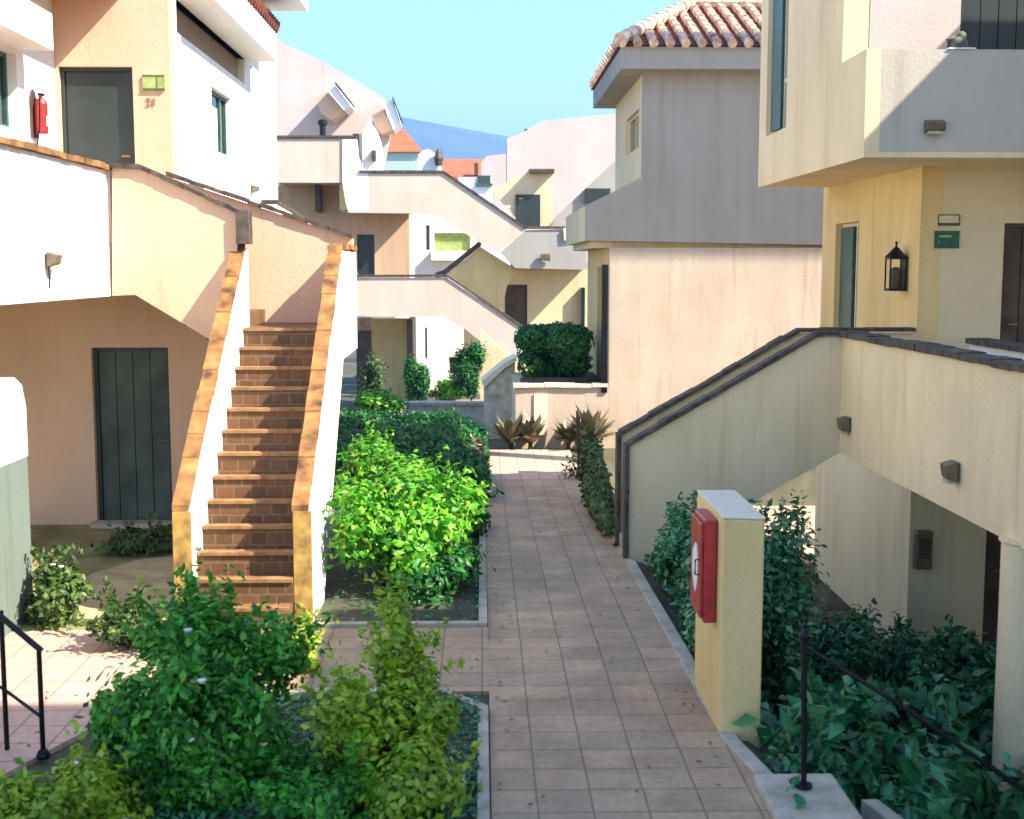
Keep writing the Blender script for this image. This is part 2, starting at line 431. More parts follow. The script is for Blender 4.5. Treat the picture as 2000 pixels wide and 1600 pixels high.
bk.hexa([(-.03, 10.78, -.1), (.045, 10.78, -.1), (.045, 20, -.4), (-.03, 20, -.4)], [(-.03, 10.78, .012), (.045, 10.78, .012), (.045, 20, -.27), (-.03, 20, -.27)])
tag(bk.build('bed_kerb', M['kerb']), kind='structure')

# hills
def hillz(x, y):
    t = (y - 1300) / 900.0
    px = 940 + x / y * F
    top = 236 - (px - 785) * 0.0 if px < 785 else 236 + (px - 785) * 0.178
    if px < 785: top = 236 - (785 - px) * .12
    zt = max(6.0, CAMZ + (520 - top) * 2200 / F)
    k = max(0, min(1, t))
    n = math.sin(x * .011 + 1.3) * math.cos(x * .0047 + y * .006)
    return -8 + (zt + 8) * (k ** .7) + n * 5 * k * (1 - k) * 3 if y <= 2200 else zt - (y - 2200) * .25
M['hill'] = plain('scrub_hillside', (.06, .09, .09), .95, var=.35, scale=.01, bump=0)
tag(sheet('hill', [-2600 + 65*i for i in range(81)], [1300 + 90*i for i in range(16)], hillz, M['hill']), 'long blue hill ridge under the sky')

# ------------------------------------------------------------------ reusable builders
def coping_strip(mb, pts, wd, th, n_axis='Y', over=.03):
    """pts list of (x,y,z) along the top of a wall; wd = width vector tuple (dx,dy); adds sloping slab pieces"""
    for a, b in zip(pts[:-1], pts[1:]):
        a = Vector(a); b = Vector(b)
        w_ = Vector((wd[0], wd[1], 0))
        lo = [a, b, b + w_, a + w_]
        mb.hexa(lo, [p + Vector((0, 0, th)) for p in lo])
    return mb
def coping_tiles(mb, a, b, wd, th, n):
    """a run of slightly uneven cap tiles from a to b"""
    a = Vector(a); b = Vector(b); w_ = Vector((wd[0], wd[1], 0))
    for i in range(n):
        p = a.lerp(b, (i + .015) / n); q = a.lerp(b, (i + .985) / n)
        j = Vector((random.uniform(-.006, .006), random.uniform(-.004, .004), random.uniform(0, .012)))
        lo = [p + j, q + j, q + w_ + j, p + w_ + j]
        h1 = th * random.uniform(.85, 1.1)
        mb.hexa(lo, [v + Vector((0, 0, h1)) for v in lo])
    return mb

def door(parent, axis, c, u0, u1, z0, z1, mat, depth=.14, sgn=1, label=None, handle_u=.1, planks=4):
    """door leaf set back by depth behind the wall's face c (sgn = +1: the wall body lies at larger coordinate)"""
    cc = c + sgn * depth
    d = MB()
    n = planks; g_ = .006
    for i in range(n):
        a = u0 + .045 + (u1-u0-.09) * i / n + g_; b = u0 + .045 + (u1-u0-.09) * (i+1) / n - g_
        if axis == 'Y': d.box(a, b, cc, cc + sgn*.03, z0 + .02, z1 - .05)
        else: d.box(cc, cc + sgn*.03, a, b, z0 + .02, z1 - .05)
    if axis == 'Y': d.box(u0 + .04, u1 - .04, cc + sgn*.028, cc + sgn*.06, z0 + .01, z1 - .04)
    else: d.box(cc + sgn*.028, cc + sgn*.06, u0 + .04, u1 - .04, z0 + .01, z1 - .04)
    do = d.build('door', mat, parent, label=label)
    f = MB()
    for (a, b, e, h) in ((u0, u0+.045, z0, z1), (u1-.045, u1, z0, z1), (u0+.045, u1-.045, z1-.045, z1)):
        if axis == 'Y': f.box(a+.001, b-.001, cc - sgn*.03, cc + sgn*.06, e, h-.001)
        else: f.box(cc - sgn*.03, cc + sgn*.06, a+.001, b-.001, e, h-.001)
    f.build('door_frame', M['door'] if mat is not M['brown'] else M['brown'], do)
    hu = u0 + handle_u if handle_u > 0 else u1 + handle_u
    if axis == 'Y': h = MB().tube([(hu, cc, z0+1.0), (hu, cc - sgn*.05, z0+1.0), (hu+.1, cc - sgn*.05, z0+1.0)], .011)
    else: h = MB().tube([(cc, hu, z0+1.0), (cc - sgn*.05, hu, z0+1.0), (cc - sgn*.05, hu+.1, z0+1.0)], .011)
    h.build('handle', M['number'], do)
    return do
def window(parent, axis, c, u0, u1, z0, z1, sgn=1, depth=.1, fmat=None, mull=None, trans=None, curtain=None, sill=None, fw=.05):
    fmat = fmat or M['frame']; cc = c + sgn*depth
    def bx(mb, a, b, e, h, d0, d1):
        if axis == 'Y': mb.box(a, b, cc + sgn*d0, cc + sgn*d1, e, h)
        else: mb.box(cc + sgn*d0, cc + sgn*d1, a, b, e, h)
        return mb
    f = MB(); e_ = .001
    bx(f, u0+e_, u0+fw, z0+e_, z1-e_, 0, .06); bx(f, u1-fw, u1-e_, z0+e_, z1-e_, 0, .06)
    bx(f, u0+fw, u1-fw, z1-fw, z1-e_, 0, .06); bx(f, u0+fw, u1-fw, z0+e_, z0+fw, 0, .06)
    for m_ in (mull or []): bx(f, m_-.025, m_+.025, z0+fw, z1-fw, .002, .055)
    for t_ in (trans or []): bx(f, u0+fw, u1-fw, t_-.025, t_+.025, .005, .05)
    fo = f.build('window', fmat, parent)
    bx(MB(), u0+fw*.6, u1-fw*.6, z0+fw*.6, z1-fw*.6, .028, .034).build('pane', M['glass'], fo)
    if curtain:
        cmb = MB(); a, b, zt = curtain; k = 7
        for i in range(k):
            p = a + (b-a)*i/k; q = a + (b-a)*(i+1)/k - .004
            bx(cmb, p, q, z0+fw, zt, .012 + .006*(i % 2), .026)
        cmb.build('curtain', M['curtain'], fo)
    if sill:
        if axis == 'Y': MB().box(u0-.04, u1+.04, c - sgn*.04, c + sgn*(depth), z0-.05, z0-.002).build('sill', M['frame'], fo)
        else: MB().box(c - sgn*.04, c + sgn*depth, u0-.04, u1+.04, z0-.05, z0-.002).build('sill', M['frame'], fo)
    return fo

def leaf_mesh(P, Nrm, L, W, fold=.25, curl=.25):
    """P centres, Nrm outward directions, per leaf length and width arrays -> verts, faces (6 verts, 4 tris/quads)"""
    n = len(P)
    up = Nrm / np.linalg.norm(Nrm, axis=1, keepdims=True)
    t = rng.normal(size=(n, 3)); t -= (t * up).sum(1, keepdims=True) * up; t /= np.linalg.norm(t, axis=1, keepdims=True)
    s = np.cross(up, t)
    L = L[:, None]; W = W[:, None]
    base = P - t*L*.5; tip = P + t*L*.5 - up*L*curl
    l1 = P - t*L*.08 + s*W*.5 - up*W*fold; r1 = P - t*L*.08 - s*W*.5 - up*W*fold
    mid = P + t*L*.02
    V = np.stack([base, l1, tip, r1, mid], axis=1).reshape(-1, 3)
    i0 = (np.arange(n) * 5)[:, None]
    Fc = np.concatenate([i0 + np.array([[0, 4, 1]]), i0 + np.array([[1, 4, 2]]), i0 + np.array([[2, 4, 3]]), i0 + np.array([[3, 4, 0]])], axis=0)
    return V, Fc
def np_mesh(name, V, Fc, mat, parent=None, smooth=False):
    me = bpy.data.meshes.new(name)
    me.vertices.add(len(V)); me.vertices.foreach_set("co", V.astype(np.float32).ravel())
    k = Fc.shape[1]
    me.loops.add(len(Fc)*k); me.loops.foreach_set("vertex_index", Fc.astype(np.int32).ravel())
    me.polygons.add(len(Fc)); me.polygons.foreach_set("loop_start", np.arange(0, len(Fc)*k, k, dtype=np.int32))
    me.polygons.foreach_set("loop_total", np.full(len(Fc), k, dtype=np.int32))
    me.update(calc_edges=True); me.validate()
    me.materials.append(mat)
    o = bpy.data.objects.new(name, me); COL.objects.link(o)
    if parent is not None:
        o.parent = parent; o.matrix_parent_inverse = wmat(parent).inverted()
    return o
def cloud(c, r, n, lobes=14, lobe_r=.42, flat=.3, shell=.55, seed=0):
    """leaf positions on many small clumps inside an ellipsoid"""
    q = np.random.default_rng(seed)
    c = np.array(c); r = np.array(r)
    lc = q.normal(size=(lobes, 3)); lc /= np.linalg.norm(lc, axis=1, keepdims=True)
    lc *= (q.random((lobes, 1)) ** .4) * (1 - lobe_r*.75)
    lr = lobe_r * (0.55 + .75*q.random(lobes))
    k = q.integers(0, lobes, n)
    d = q.normal(size=(n, 3)); d /= np.linalg.norm(d, axis=1, keepdims=True)
    rad = (shell + (1-shell)*q.random((n, 1))) * (1 + .18*q.normal(size=(n, 1)))
    p = lc[k] + d * rad * lr[k][:, None]
    P = c + p * r
    nr = d*.7 + lc[k]*.5 + np.array([0, 0, .45]) + q.normal(size=(n, 3))*.38
    return P, nr, lc*r + c
def shrub(name, c, r, n, leaf, mat, label, cat='shrub', group=None, lobes=16, lobe_r=.42, seed=1, stems=5, z0=None, aspect=.55, shell=.5, flowers=0, extra=(), curl=.2, sprays=14, spray_len=.28):
    gz_ = g(c[0], c[1]) if z0 is None else z0
    t = thing(name, (c[0], c[1], gz_), label, cat, group)
    P, nr, lc = cloud(c, r, n, lobes, lobe_r, seed=seed, shell=shell)
    for (ec, er, en, es) in extra:
        P2, n2, l2 = cloud(ec, er, en, max(4, lobes//3), .5, seed=es); P = np.vstack([P, P2]); nr = np.vstack([nr, n2]); lc = np.vstack([lc, l2])
    if sprays:
        q = np.random.default_rng(seed+500); Pc = P.mean(axis=0); sp = []; sn = []
        hi = np.argsort(-((P-Pc)/np.array(r))[:, 2] - .6*np.linalg.norm((P-Pc)/np.array(r), axis=1))[:max(40, len(P)//5)]
        for i in q.choice(hi, sprays):
            d0 = (P[i]-Pc); d0 /= np.linalg.norm(d0); d0 = d0*.7 + np.array([0, 0, .55]) + q.normal(size=3)*.25; d0 /= np.linalg.norm(d0)
            Ls = spray_len*(.5+.8*q.random()); m = max(6, int(Ls/leaf*3))
            for k_ in range(m):
                t_ = k_/m; pt = P[i] + d0*Ls*t_ - np.array([0, 0, .25])*Ls*t_*t_ + q.normal(size=3)*leaf*.28
                sp.append(pt); sn.append(q.normal(size=3)*.6 + np.array([0, 0, .7]))
        P = np.vstack([P, np.array(sp)]); nr = np.vstack([nr, np.array(sn)])
    keep = P[:, 2] > gz_ + .01
    P = P[keep]; nr = nr[keep]
    L = leaf * (.6 + .8*rng.random(len(P))); W = L * aspect * (.8 + .4*rng.random(len(P)))
    V, Fc = leaf_mesh(P, nr, L, W, curl=curl)
    np_mesh('foliage', V, Fc, mat, t)
    rr = random.Random(seed)
    idx = rr.sample(range(len(lc)), min(len(lc), max(stems, 1)))
    for i in idx:
        e = Vector(lc[i]); b_ = Vector((c[0] + rr.uniform(-.12, .12)*r[0], c[1] + rr.uniform(-.12, .12)*r[1], gz_ - .03))
        m_ = b_.lerp(e, .5) + Vector((rr.uniform(-.08, .08), rr.uniform(-.08, .08), .05))
        MB().tube([b_, m_, e], [.018, .013, .006], 6).build('stem', M['bark'], t)
    if flowers:
        q = np.random.default_rng(seed+99); ii = q.integers(0, len(P), flowers)
        for i in ii:
            p = P[i] + nr[i] / np.linalg.norm(nr[i]) * .03
            MB().lathe([(.004, -.01), (.02, .0), (.026, .012), (.010, .014)], tuple(p), 6).build('blossom', M['flower'], t)
    return t

def wall_light(loc, rz, label, w_=.16, h_=.17, group='wall lights on the rendered parapets'):
    """box shaped bulkhead lamp; local -Y points away from the wall"""
    t = thing('wall_light', loc, label, 'wall light', group, rz)
    MB().box(-w_*.3, w_*.3, -.02, 0, -h_*.4, h_*.4).build('back_plate', M['lampbody'], t, world=False)
    b_ = MB(); b_.prismX([(-.02, -h_/2), (-.10, -h_/2+.03), (-.12, h_/2-.03), (-.02, h_/2)], -w_/2, w_/2)
    b_.build('housing', M['lampbody'], t, world=False, bevel=.008)
    MB().box(-w_*.38, w_*.38, -.095, -.03, -h_/2-.012, -h_/2+.02).build('lens', M['lampglass'], t, world=False)
    return t
exec_list = []

# ================================================================== BUILDING A: the apartment block with the brown stairs
YA = 15.2
XA = pY(333, 200, YA).x                       # its corner
ZU = 3.34                                     # upper floor
A = thing('apartment_building', (-6.0, 16.0, 0), 'peach apartment block behind the brown tiled stairs, with two dark doors one above the other', 'building')
du0, du1 = pY(118, 250, YA).x, pY(262, 250, YA).x
dl0, dl1 = pY(184, 850, YA).x, pY(333, 850, YA).x
dzt = pY(190, 130, YA).z; dzl = pY(250, 679, YA).z
wall('Y', YA, .3, -9.6, XA, ZU-.05, 8.2, [(du0, du1, ZU, dzt)]).build('upper_wall', M['peach'], A)
wall('Y', YA, .3, -9.6, -2.62, -.4, ZU-.05, [(dl0, dl1, 0, dzl)]).build('lower_wall', M['peach'], A)
door(A, 'Y', YA, du0, du1, ZU, dzt, M['door'], depth=.10, handle_u=-.16, planks=1, label='plain dark door on the upper floor')
door(A, 'Y', YA, dl0, dl1, 0, dzl, M['olddoor'], depth=.12, handle_u=-.16, label='weathered green plank door at ground level')
MB().box(dl0-.02, dl1+.02, YA-.25, YA-.003, -.1, .05).build('doorstep', M['kerb'], A)
# white side facing the path
ya_ = lambda px: XA / ((pX(px, 300, XA).x) / pX(px, 300, XA).y)      # depth on that side for a column of the photo
def yA(px): return pX(px, 300, XA).y
wz = [(yA(416), yA(454), 4.62, 5.46), (15.62, 20.0, 5.82, 6.2), (yA(492.5), yA(497.5), 5.3, 6.19)]
wall('X', XA-.002, -.3, YA+.002, 23.0, 3.0, 6.85, wz).build('side_wall', M['white'], A)
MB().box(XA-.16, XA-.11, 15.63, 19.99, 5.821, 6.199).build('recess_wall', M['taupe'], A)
MB().box(-2.92, -2.62, 15.51, 23.0, -1.0, 3.0).build('lower_side_wall', M['white'], A)
MB().box(XA-.31, -2.62, 15.51, 23.0, 3.001, 3.2).build('lean_to_roof', M['kerb'], A)
window(A, 'X', XA, wz[0][0], wz[0][1], wz[0][2], wz[0][3], sgn=-1, depth=.08, fmat=M['greenframe'], mull=[wz[0][0]+.95], curtain=(wz[0][0]+.32, wz[0][0]+.80, 5.25))
MB().box(XA-.2, XA-.12, wz[2][0]-.02, wz[2][1]+.02, 5.28, 6.3).build('slot_window', M['glass'], A)
MB().prismX([(15.62, 6.2), (20.3, 6.2), (20.3, 6.66), (15.62, 6.66)], XA-.29, XA+.45).build('eave', M['white'], A)
ev = MB()
for i in range(24):                           # barrel tiles above the eave
    y = 15.7 + i*.195
    ev.tube([(XA+.50, y, 6.70), (XA+.1, y+.005, 6.82), (XA-.5, y, 7.0), (XA-1.8, y, 7.4)], [.085, .08, .08, .08], 8)
    if i % 1 == 0: ev.tube([(XA+.46, y+.098, 6.66), (XA-1.8, y+.098, 7.34)], .06, 6)
ev.build('roof_tiles', M['tilered'], A)
MB().box(XA-2.0, XA-.95, 15.25, 20.5, 6.86, 7.28).build('roof_slab', M['brown'], A)
MB().box(XA-1.2, XA+.86, 19.0, 20.9, 7.08, 7.42).build('upper_eave', M['white'], A)
t_ = MB()
for i in range(8): t_.tube([(XA+.9, 19.1+i*.23, 7.46), (XA-1.1, 19.1+i*.23, 7.85)], .1, 8)
t_.build('upper_roof_tiles', M['tilered'], A)
# deep eave over the upper door, and the block that steps forward at its side
MB().box(-9.6, pY(235, 19, YA).x, 12.2, YA-.002, 6.12, 6.5).build('porch_eave', M['peach'], A)
XJ = pY(110, 220, YA).x
jy0, jy1 = pX(1, 180, XJ).y, pX(34, 180, XJ).y
wall('X', XJ, -.25, 9.0, YA-.003, ZU-.05, 6.115, [(jy0-.9, jy1, 4.5, 5.3)]).build('stepped_wall', M['white'], A)
window(A, 'X', XJ, jy0-.9, jy1, 4.5, 5.3, sgn=-1, depth=.1, fmat=M['greenframe'], mull=[jy0+.12, jy1-.32], curtain=(jy0+.2, jy1-.34, 4.98))
MB().box(XJ+.002, XJ+.38, jy0-1.2, jy1+.05, 5.34, 5.72).build('window_hood', M['white'], A)
# walkway slab, parapet and copings on the upper floor
Xp = pY(218, 450, 14.0).x
zt_ = pY(218, 326, 14.0).z; zb_ = pY(218, 578, 14.0).z
MB().box(-9.6, Xp-.16, 8.0, YA-.004, ZU-.22, ZU).build('walkway_slab', M['peach'], A)
wpar = MB(); wpar.box(Xp-.15, Xp, 8.0, 14.0, zb_, zt_-.05)
wpar.build('parapet', M['white'], A)
cp = coping_tiles(MB(), (Xp-.19, 8.0, zt_-.05), (Xp-.19, 14.0, zt_-.05), (.24, 0), .055, 18)
cp.build('parapet_coping', M['coping'], A)

# ------------------------------------------------------------------ the staircase in front of it
SX0, SX1 = -2.52, -1.64                       # clear width between its two walls
ST = thing('outdoor_staircase', (-2.05, 10.66, 0), 'brown tiled straight stairs between two white walls with orange clay coping', 'staircase', 'outdoor stairs of the apartment blocks')
nst, rise, run = 13, .186, .245
Y0 = 10.68
for i in range(nst):
    sb = MB().box(SX0+.004, SX1-.004, Y0 + i*run, Y0 + (i+1)*run + .02*0 + (.9 if i == nst-1 else .16), max(-.1, i*rise-.12) + .0005*i, (i+1)*rise-.03)
    so_ = sb.build('step', M['steptile'], ST)
    MB().box(SX0+.006, SX1-.006, Y0 + i*run-.022, Y0 + i*run+.10, (i+1)*rise-.029, (i+1)*rise).build('nosing', M['nosing'], so_)
ZL = nst*rise
zn, zf = 1.0, pY(475, 486, 13.95).z           # coping heights at the near and far ends
def stairwall(x0, x1, bottom):
    pts = [(11.05, zn), (13.98, zf), (13.98, bottom[1]), (11.05+.3, bottom[0]), (10.75, -.12), (10.70, .12)]
    return pts
lw = MB().prismX([(11.0, zn-.04), (14.0, zf), (14.0, 1.6), (11.6, -.1), (11.0, -.1)], SX0-.16, SX0)
lw.build('side_wall', M['white'], ST)
rw = MB().prismX([(11.05, zn), (13.95, zf-.02), (15.3, zf-.02), (15.3, ZL-.32), (13.75, ZL-.34), (11.9, .10), (11.7, -.1), (11.0, -.1)], SX1, SX1+.16)
rw.build('side_wall', M['white'], ST)
for xa in (SX0-.158, SX1+.002):
    MB().box(xa, xa+.156, 10.965, 10.999, -.05, zn-.045).build('end_cap', M['endcap'], ST)
for (xa, xb) in ((SX0-.165, .145), (SX1-.005, .145)):
    c_ = coping_tiles(MB(), (xa, 10.98, zn-.05), (xa, 13.98, zf+.0), (xb, 0), .06, 13)
    c_.build('coping', M['coping'], ST)
coping_tiles(MB(), (SX1-.02, 14.0, zf-.01), (SX1-.02, 15.3, zf-.01), (.2, 0), .05, 5).build('landing_coping', M['coping'], ST)
MB().box(SX1-.13, SX1-.005, 10.66, 11.0, -.1, .16).build('foot_block', M['steptile'], ST)
# landing
MB().box(SX0-.16, SX1-.01, Y0+nst*run+.02, 15.05, ZL-.2, ZL-.004).build('landing', M['steptile'], ST)
# rear wall of landing and of the upper flight, dark coping
rear = xz([(325, 345), (652, 468)], 15.05)
rp = MB().prismY([(rear[0][0]-.55, rear[0][1]+.02), rear[0], (SX1+.15, rear[1][1]+.01), (SX1+.15, ZL-.3), (SX0-.3, ZL-.3), (Xp-.1, ZU-.4), (rear[0][0]-.55, ZU-.4)], 15.04, 15.17)
rp.build('landing_wall', M['peach'], ST)
c_ = coping_tiles(MB(), (rear[0][0], 14.99, rear[0][1]), (SX1+.15, 14.99, rear[1][1]+.01), (0, .2), .05, 16)
c_.build('rear_coping', M['darkcoping'], ST)
# outer wall of the upper flight
fl = xz([(219, 326), (270, 327), (463, 417), (463, 486), (478, 700), (414, 666), (264, 576), (219, 578)], 13.86)
MB().prismY([(a, b) for a, b in fl], 13.86, 14.0 - .003).build('flight_wall', M['peach'], ST)
cfl = MB()
coping_tiles(cfl, (fl[0][0]-.02, 13.81, fl[0][1]-.02), (fl[1][0], 13.81, fl[1][1]-.02), (0, .22), .05, 2)
coping_tiles(cfl, (fl[1][0], 13.81, fl[1][1]-.02), (fl[2][0]+.04, 13.81, fl[2][1]-.02), (0, .22), .05, 9)
cfl.build('flight_coping', M['darkcoping'], ST)
MB().box(fl[2][0]-.005, fl[2][0]+.13, 13.79, 14.03, zf+.05, fl[2][1]+.03).build('coping_drop', M['darkcoping'], ST)
for i in range(5):
    zz = ZL + (i+1)*(ZU-ZL)/6
    MB().box(-2.75-(i+1)*.24, -2.52 - i*.24, 14.0, 15.03, zz-.3, zz).build('upper_step', M['steptile'], ST)
MB().box(-4.2, -2.75-5*.24, 14.0, 15.03, ZU-.4, ZU-.006).build('upper_landing', M['steptile'], ST)
sof = MB().hexa([(fl[6][0], 14.0, fl[6][1]+.02), (fl[4][0], 14.0, fl[4][1]+.02), (fl[4][0], 15.03, fl[4][1]+.02), (fl[6][0], 15.03, fl[6][1]+.02)],
                [(fl[6][0], 14.0, fl[6][1]+.16), (fl[4][0], 14.0, fl[4][1]+.16), (fl[4][0], 15.03, fl[4][1]+.16), (fl[6][0], 15.03, fl[6][1]+.16)])
sof.build('flight_soffit', M['peach'], ST)

# low white walls beside it
pv = pX(2, 722, Xp)
W1 = thing('privacy_wall', (Xp, 10, 0), 'white low wall with rounded top corner under the walkway', 'garden wall')
MB().prismX([(8.0, 2.1), (10.6, 2.14), (10.95, 2.13), (11.12, 2.05), (11.2, 1.85), (11.2, 1.42), (8.0, 1.42)], Xp-.18, Xp).build('wall', M['white'], W1)
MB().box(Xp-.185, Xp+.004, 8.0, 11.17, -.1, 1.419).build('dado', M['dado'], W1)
B2 = thing('sloping_parapet', (-2.5, 18, 2), 'thin white sloping parapet just behind the peach landing wall', 'parapet')
q0 = pX(541, 399, -2.45); q1 = pX(652, 463, -2.45)
MB().prismX([(q0.y, q0.z), (q1.y, q1.z), (q1.y, 2.6), (q0.y, 2.6)], -2.6, -2.45).build('wall', M['white'], B2)
coping_strip(MB(), [(-2.64, q0.y, q0.z+.002), (-2.64, q1.y, q1.z+.002)], (.2, 0), .05).build('coping', M['darkcoping'], B2)

# ================================================================== NEAR BUILDING on the other side of the path
YN, XN = 14.6, 5.0
NB = thing('apartment_building', (6.0, 16, -1.5), 'sandy apartment block whose upper storey juts out over the lantern wall', 'building')
ZN = 1.40
nd0, nd1 = pY(1957, 560, YN).x, pY(1957, 560, YN).x + .9
zd_ = pY(1960, 436, YN).z
wall('Y', YN, .25, XN+.251, 7.4, 1.2, 4.24, [(nd0, nd1, ZN, zd_)]).build('front_wall', M['sage'], NB)
wall('Y', YN, .25, XN+.251, 7.4, -1.6, 1.199, [(nd0-.06, nd1-.06, -1.5, .62)]).build('basement_wall', M['palecream'], NB)
wall('X', XN, .25, YN, 18.8, -1.6, 1.199, []).build('basement_wall', M['palecream'], NB)
yN = lambda px, X=XN: pX(px, 500, X).y
n0, n1 = yN(1676), yN(1631)
wall('X', XN, .25, YN, 18.8, 1.2, 4.24, [(n0, n1, 1.62, 3.66)]).build('side_wall', M['ochre'], NB)
wall('Y', 18.5, .2, XN+.3, 6.8, -1.6, 4.24, []).build('rear_wall', M['cream'], NB)
door(NB, 'Y', YN, nd0, nd1, ZN, zd_, M['brown'], depth=.1, handle_u=.12, label='brown door beside the green plaque')
door(NB, 'Y', YN, nd0-.06, nd1-.06, -1.5, .62, M['brown'], depth=.1, handle_u=.12, label='dark door at garden level')
window(NB, 'X', XN, n0, n1, 1.62, 3.66, sgn=1, depth=.1, fmat=M['frame'], mull=[n0+.42], sill=True)
MB().box(XN+.06, XN+.095, n0+.46, n1-.06, 1.7, 3.6).build('shutter', M['greenframe'], NB)
# upper storey
ZO = 4.25
X4 = 3.97; yo0 = 13.4
uw0, uw1 = pX(1536, 200, X4).y, pX(1497, 200, X4).y
wall('X', X4, .28, 14.3, 18.5, ZO, 8.4, [(uw0, uw1, 4.86, 7.6)]).build('upper_side_wall', M['cream'], NB)
window(NB, 'X', X4, uw0, uw1, 4.86, 7.6, sgn=1, depth=.09, fmat=M['frame'], mull=[(uw0+uw1)/2-.05], trans=[pX(1520, 158, X4).z])
MB().box(X4+.05, X4+.085, uw0+.55, uw1-.06, 4.92, 7.5).build('shutter', M['greenframe'], NB)
ud0 = pY(1876, 40, 14.3).x
wall('Y', 14.3, .25, X4+.29, 7.4, 4.45, 8.4, [(ud0, ud0+.9, 4.45, 6.6)]).build('upper_front_wall', M['lilac'], NB)
door(NB, 'Y', 14.3, ud0, ud0+.9, 4.45, 6.6, M['door'], depth=.08, label='dark upper terrace door')
MB().box(X4+.3, 7.4, yo0+.16, 14.295, ZO+.002, 4.45).build('terrace_floor', M['sage'], NB)
zpt = pY(1690, 95, yo0).z
MB().box(X4, X4+.16, yo0+.001, 14.295, ZO+.001, zpt).build('terrace_parapet', M['cream'], NB)
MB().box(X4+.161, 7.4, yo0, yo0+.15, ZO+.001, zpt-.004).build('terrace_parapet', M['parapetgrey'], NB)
MB().box(X4+.002, 7.4, yo0+.002, 18.5, ZO-.06+.002, ZO).build('overhang_soffit', M['cream'], NB)
MB().box(X4-.02, 7.5, 14.3, 18.55, 8.4, 8.7).build('roof_slab', M['cream'], NB)
# unseen blocks added beyond the frame, heights shaped to shade the path
shade_mb = MB(); shade_mb.box(8.0, 14, 6.9, 13.0, -1.5, 8.1); shade_mb.box(8.0, 14, 4.3, 6.9, -1.5, 9.5); shade_mb.box(8.0, 14, 2.9, 4.3, -1.5, 8.8); shade_mb.box(8.0, 14, -9.0, 2.9, -1.5, 12.4)
shade_mb.box(7.0, 17, 19.3, 19.8, 13.3, 16.6); shade_mb.box(6.9, 7.2, 19.35, 19.75, -1.5, 13.29); shade_mb.box(16.6, 17, 19.35, 19.75, -1.5, 13.29)  # added raised slab on piers, unseen, shades only the upper far wall
shade_mb.build('shade_blocks', M['cream'], NB)
wr = MB(); wr.box(7.75, 14.2, 6.95, 13.2, 8.11, 8.27); wr.box(7.95, 14.2, 4.35, 6.9, 9.51, 9.6); wr.box(7.9, 14.2, -9, 2.9, 12.41, 12.6)
wr.build('shade_block_caps', M['tilered'], NB)
# walkway in front of it
XW = 3.89; zw_t = 2.36; zw_b = pY(1643, 885, 13.7).z
MB().box(XW+.16, 8.0, 4.0, YN-.003, ZN-.2, ZN).build('walkway_slab', M['sage'], NB)
MB().box(XW, XW+.15, 4.0, 13.7, zw_b, zw_t-.05).build('walkway_parapet', M['cream'], NB)
coping_tiles(MB(), (XW-.04, 4.0, zw_t-.05), (XW-.04, 13.72, zw_t-.05), (.24, 0), .06, 28).build('walkway_coping', M['darkcoping'], NB)
MB().box(5.35, 5.5, 6.0, 13.9, ZN+.002, ZN+.82).build('inner_parapet', M['white'], NB)
coping_tiles(MB(), (5.3, 6.0, ZN+.82), (5.3, 13.9, ZN+.82), (.26, 0), .06, 20).build('inner_coping', M['darkcoping'], NB)
cl = MB().lathe([(.19, -1.6), (.19, 1.05), (.21, 1.06), (.21, zw_b+.03)], (XW+.13, 9.15, 0), 28)
cl.build('column', M['cream'], NB, smooth=False)

# the flight of stairs that climbs to it
S2 = thing('outdoor_staircase', (2.6, 14.1, 0), 'shaded sandy stair flight with dark double coping that climbs away from the path', 'staircase', 'outdoor stairs of the apartment blocks')
YF0, YF1 = 13.7, 14.55
XL = 1.60
a0 = (XL, 1.13); a1 = (3.62, 2.36-.05)
nearp = [(XL, -1.6), (XL, a0[1]), a1, (XW, zw_t-.05), (XW, zw_b), (2.9, zw_b-.57), (2.0, -.08), (1.95, -1.6)]
MB().prismY(nearp, YF0, YF0+.14).build('flight_wall', M['sage'], S2)
farp = [(XL, -1.6), (XL, a0[1]), (3.62, 2.31), (4.98, 2.31), (4.98, 1.2), (3.85, zw_b), (2.9, zw_b-.57), (2.0, -.08), (1.95, -1.6)]
MB().prismY(farp, YF1, YF1+.045).build('rear_flight_wall', M['sage'], S2)
for (yy, xr, nm) in ((YF0-.045, XW+.02, 'coping'), (YF1-.07, 4.95, 'rear_coping')):
    c_ = MB(); coping_tiles(c_, (XL-.02, yy, a0[1]), (3.62, yy, 2.315), (0, .2), .05, 12); coping_tiles(c_, (3.62, yy, 2.316), (xr, yy, 2.316), (0, .2), .05, 5)
    c_.box(XL-.05, XL-.002, yy, yy+.2, -.4, a0[1]+.03)
    c_.build(nm, M['darkcoping'], S2)
for i in range(8):
    x = XL + .12 + i*.26; z = (i+1)*ZN/8
    MB().box(x, x+.26 + (.6 if i == 7 else 0), YF0+.145, YF1-.003, z-.35, z).build('step', M['steptile'], S2)
MB().box(XL-.02, XL+.11, YF0+.145, YF1-.003, -.3, .02).build('foot_slab', M['kerb'], S2)

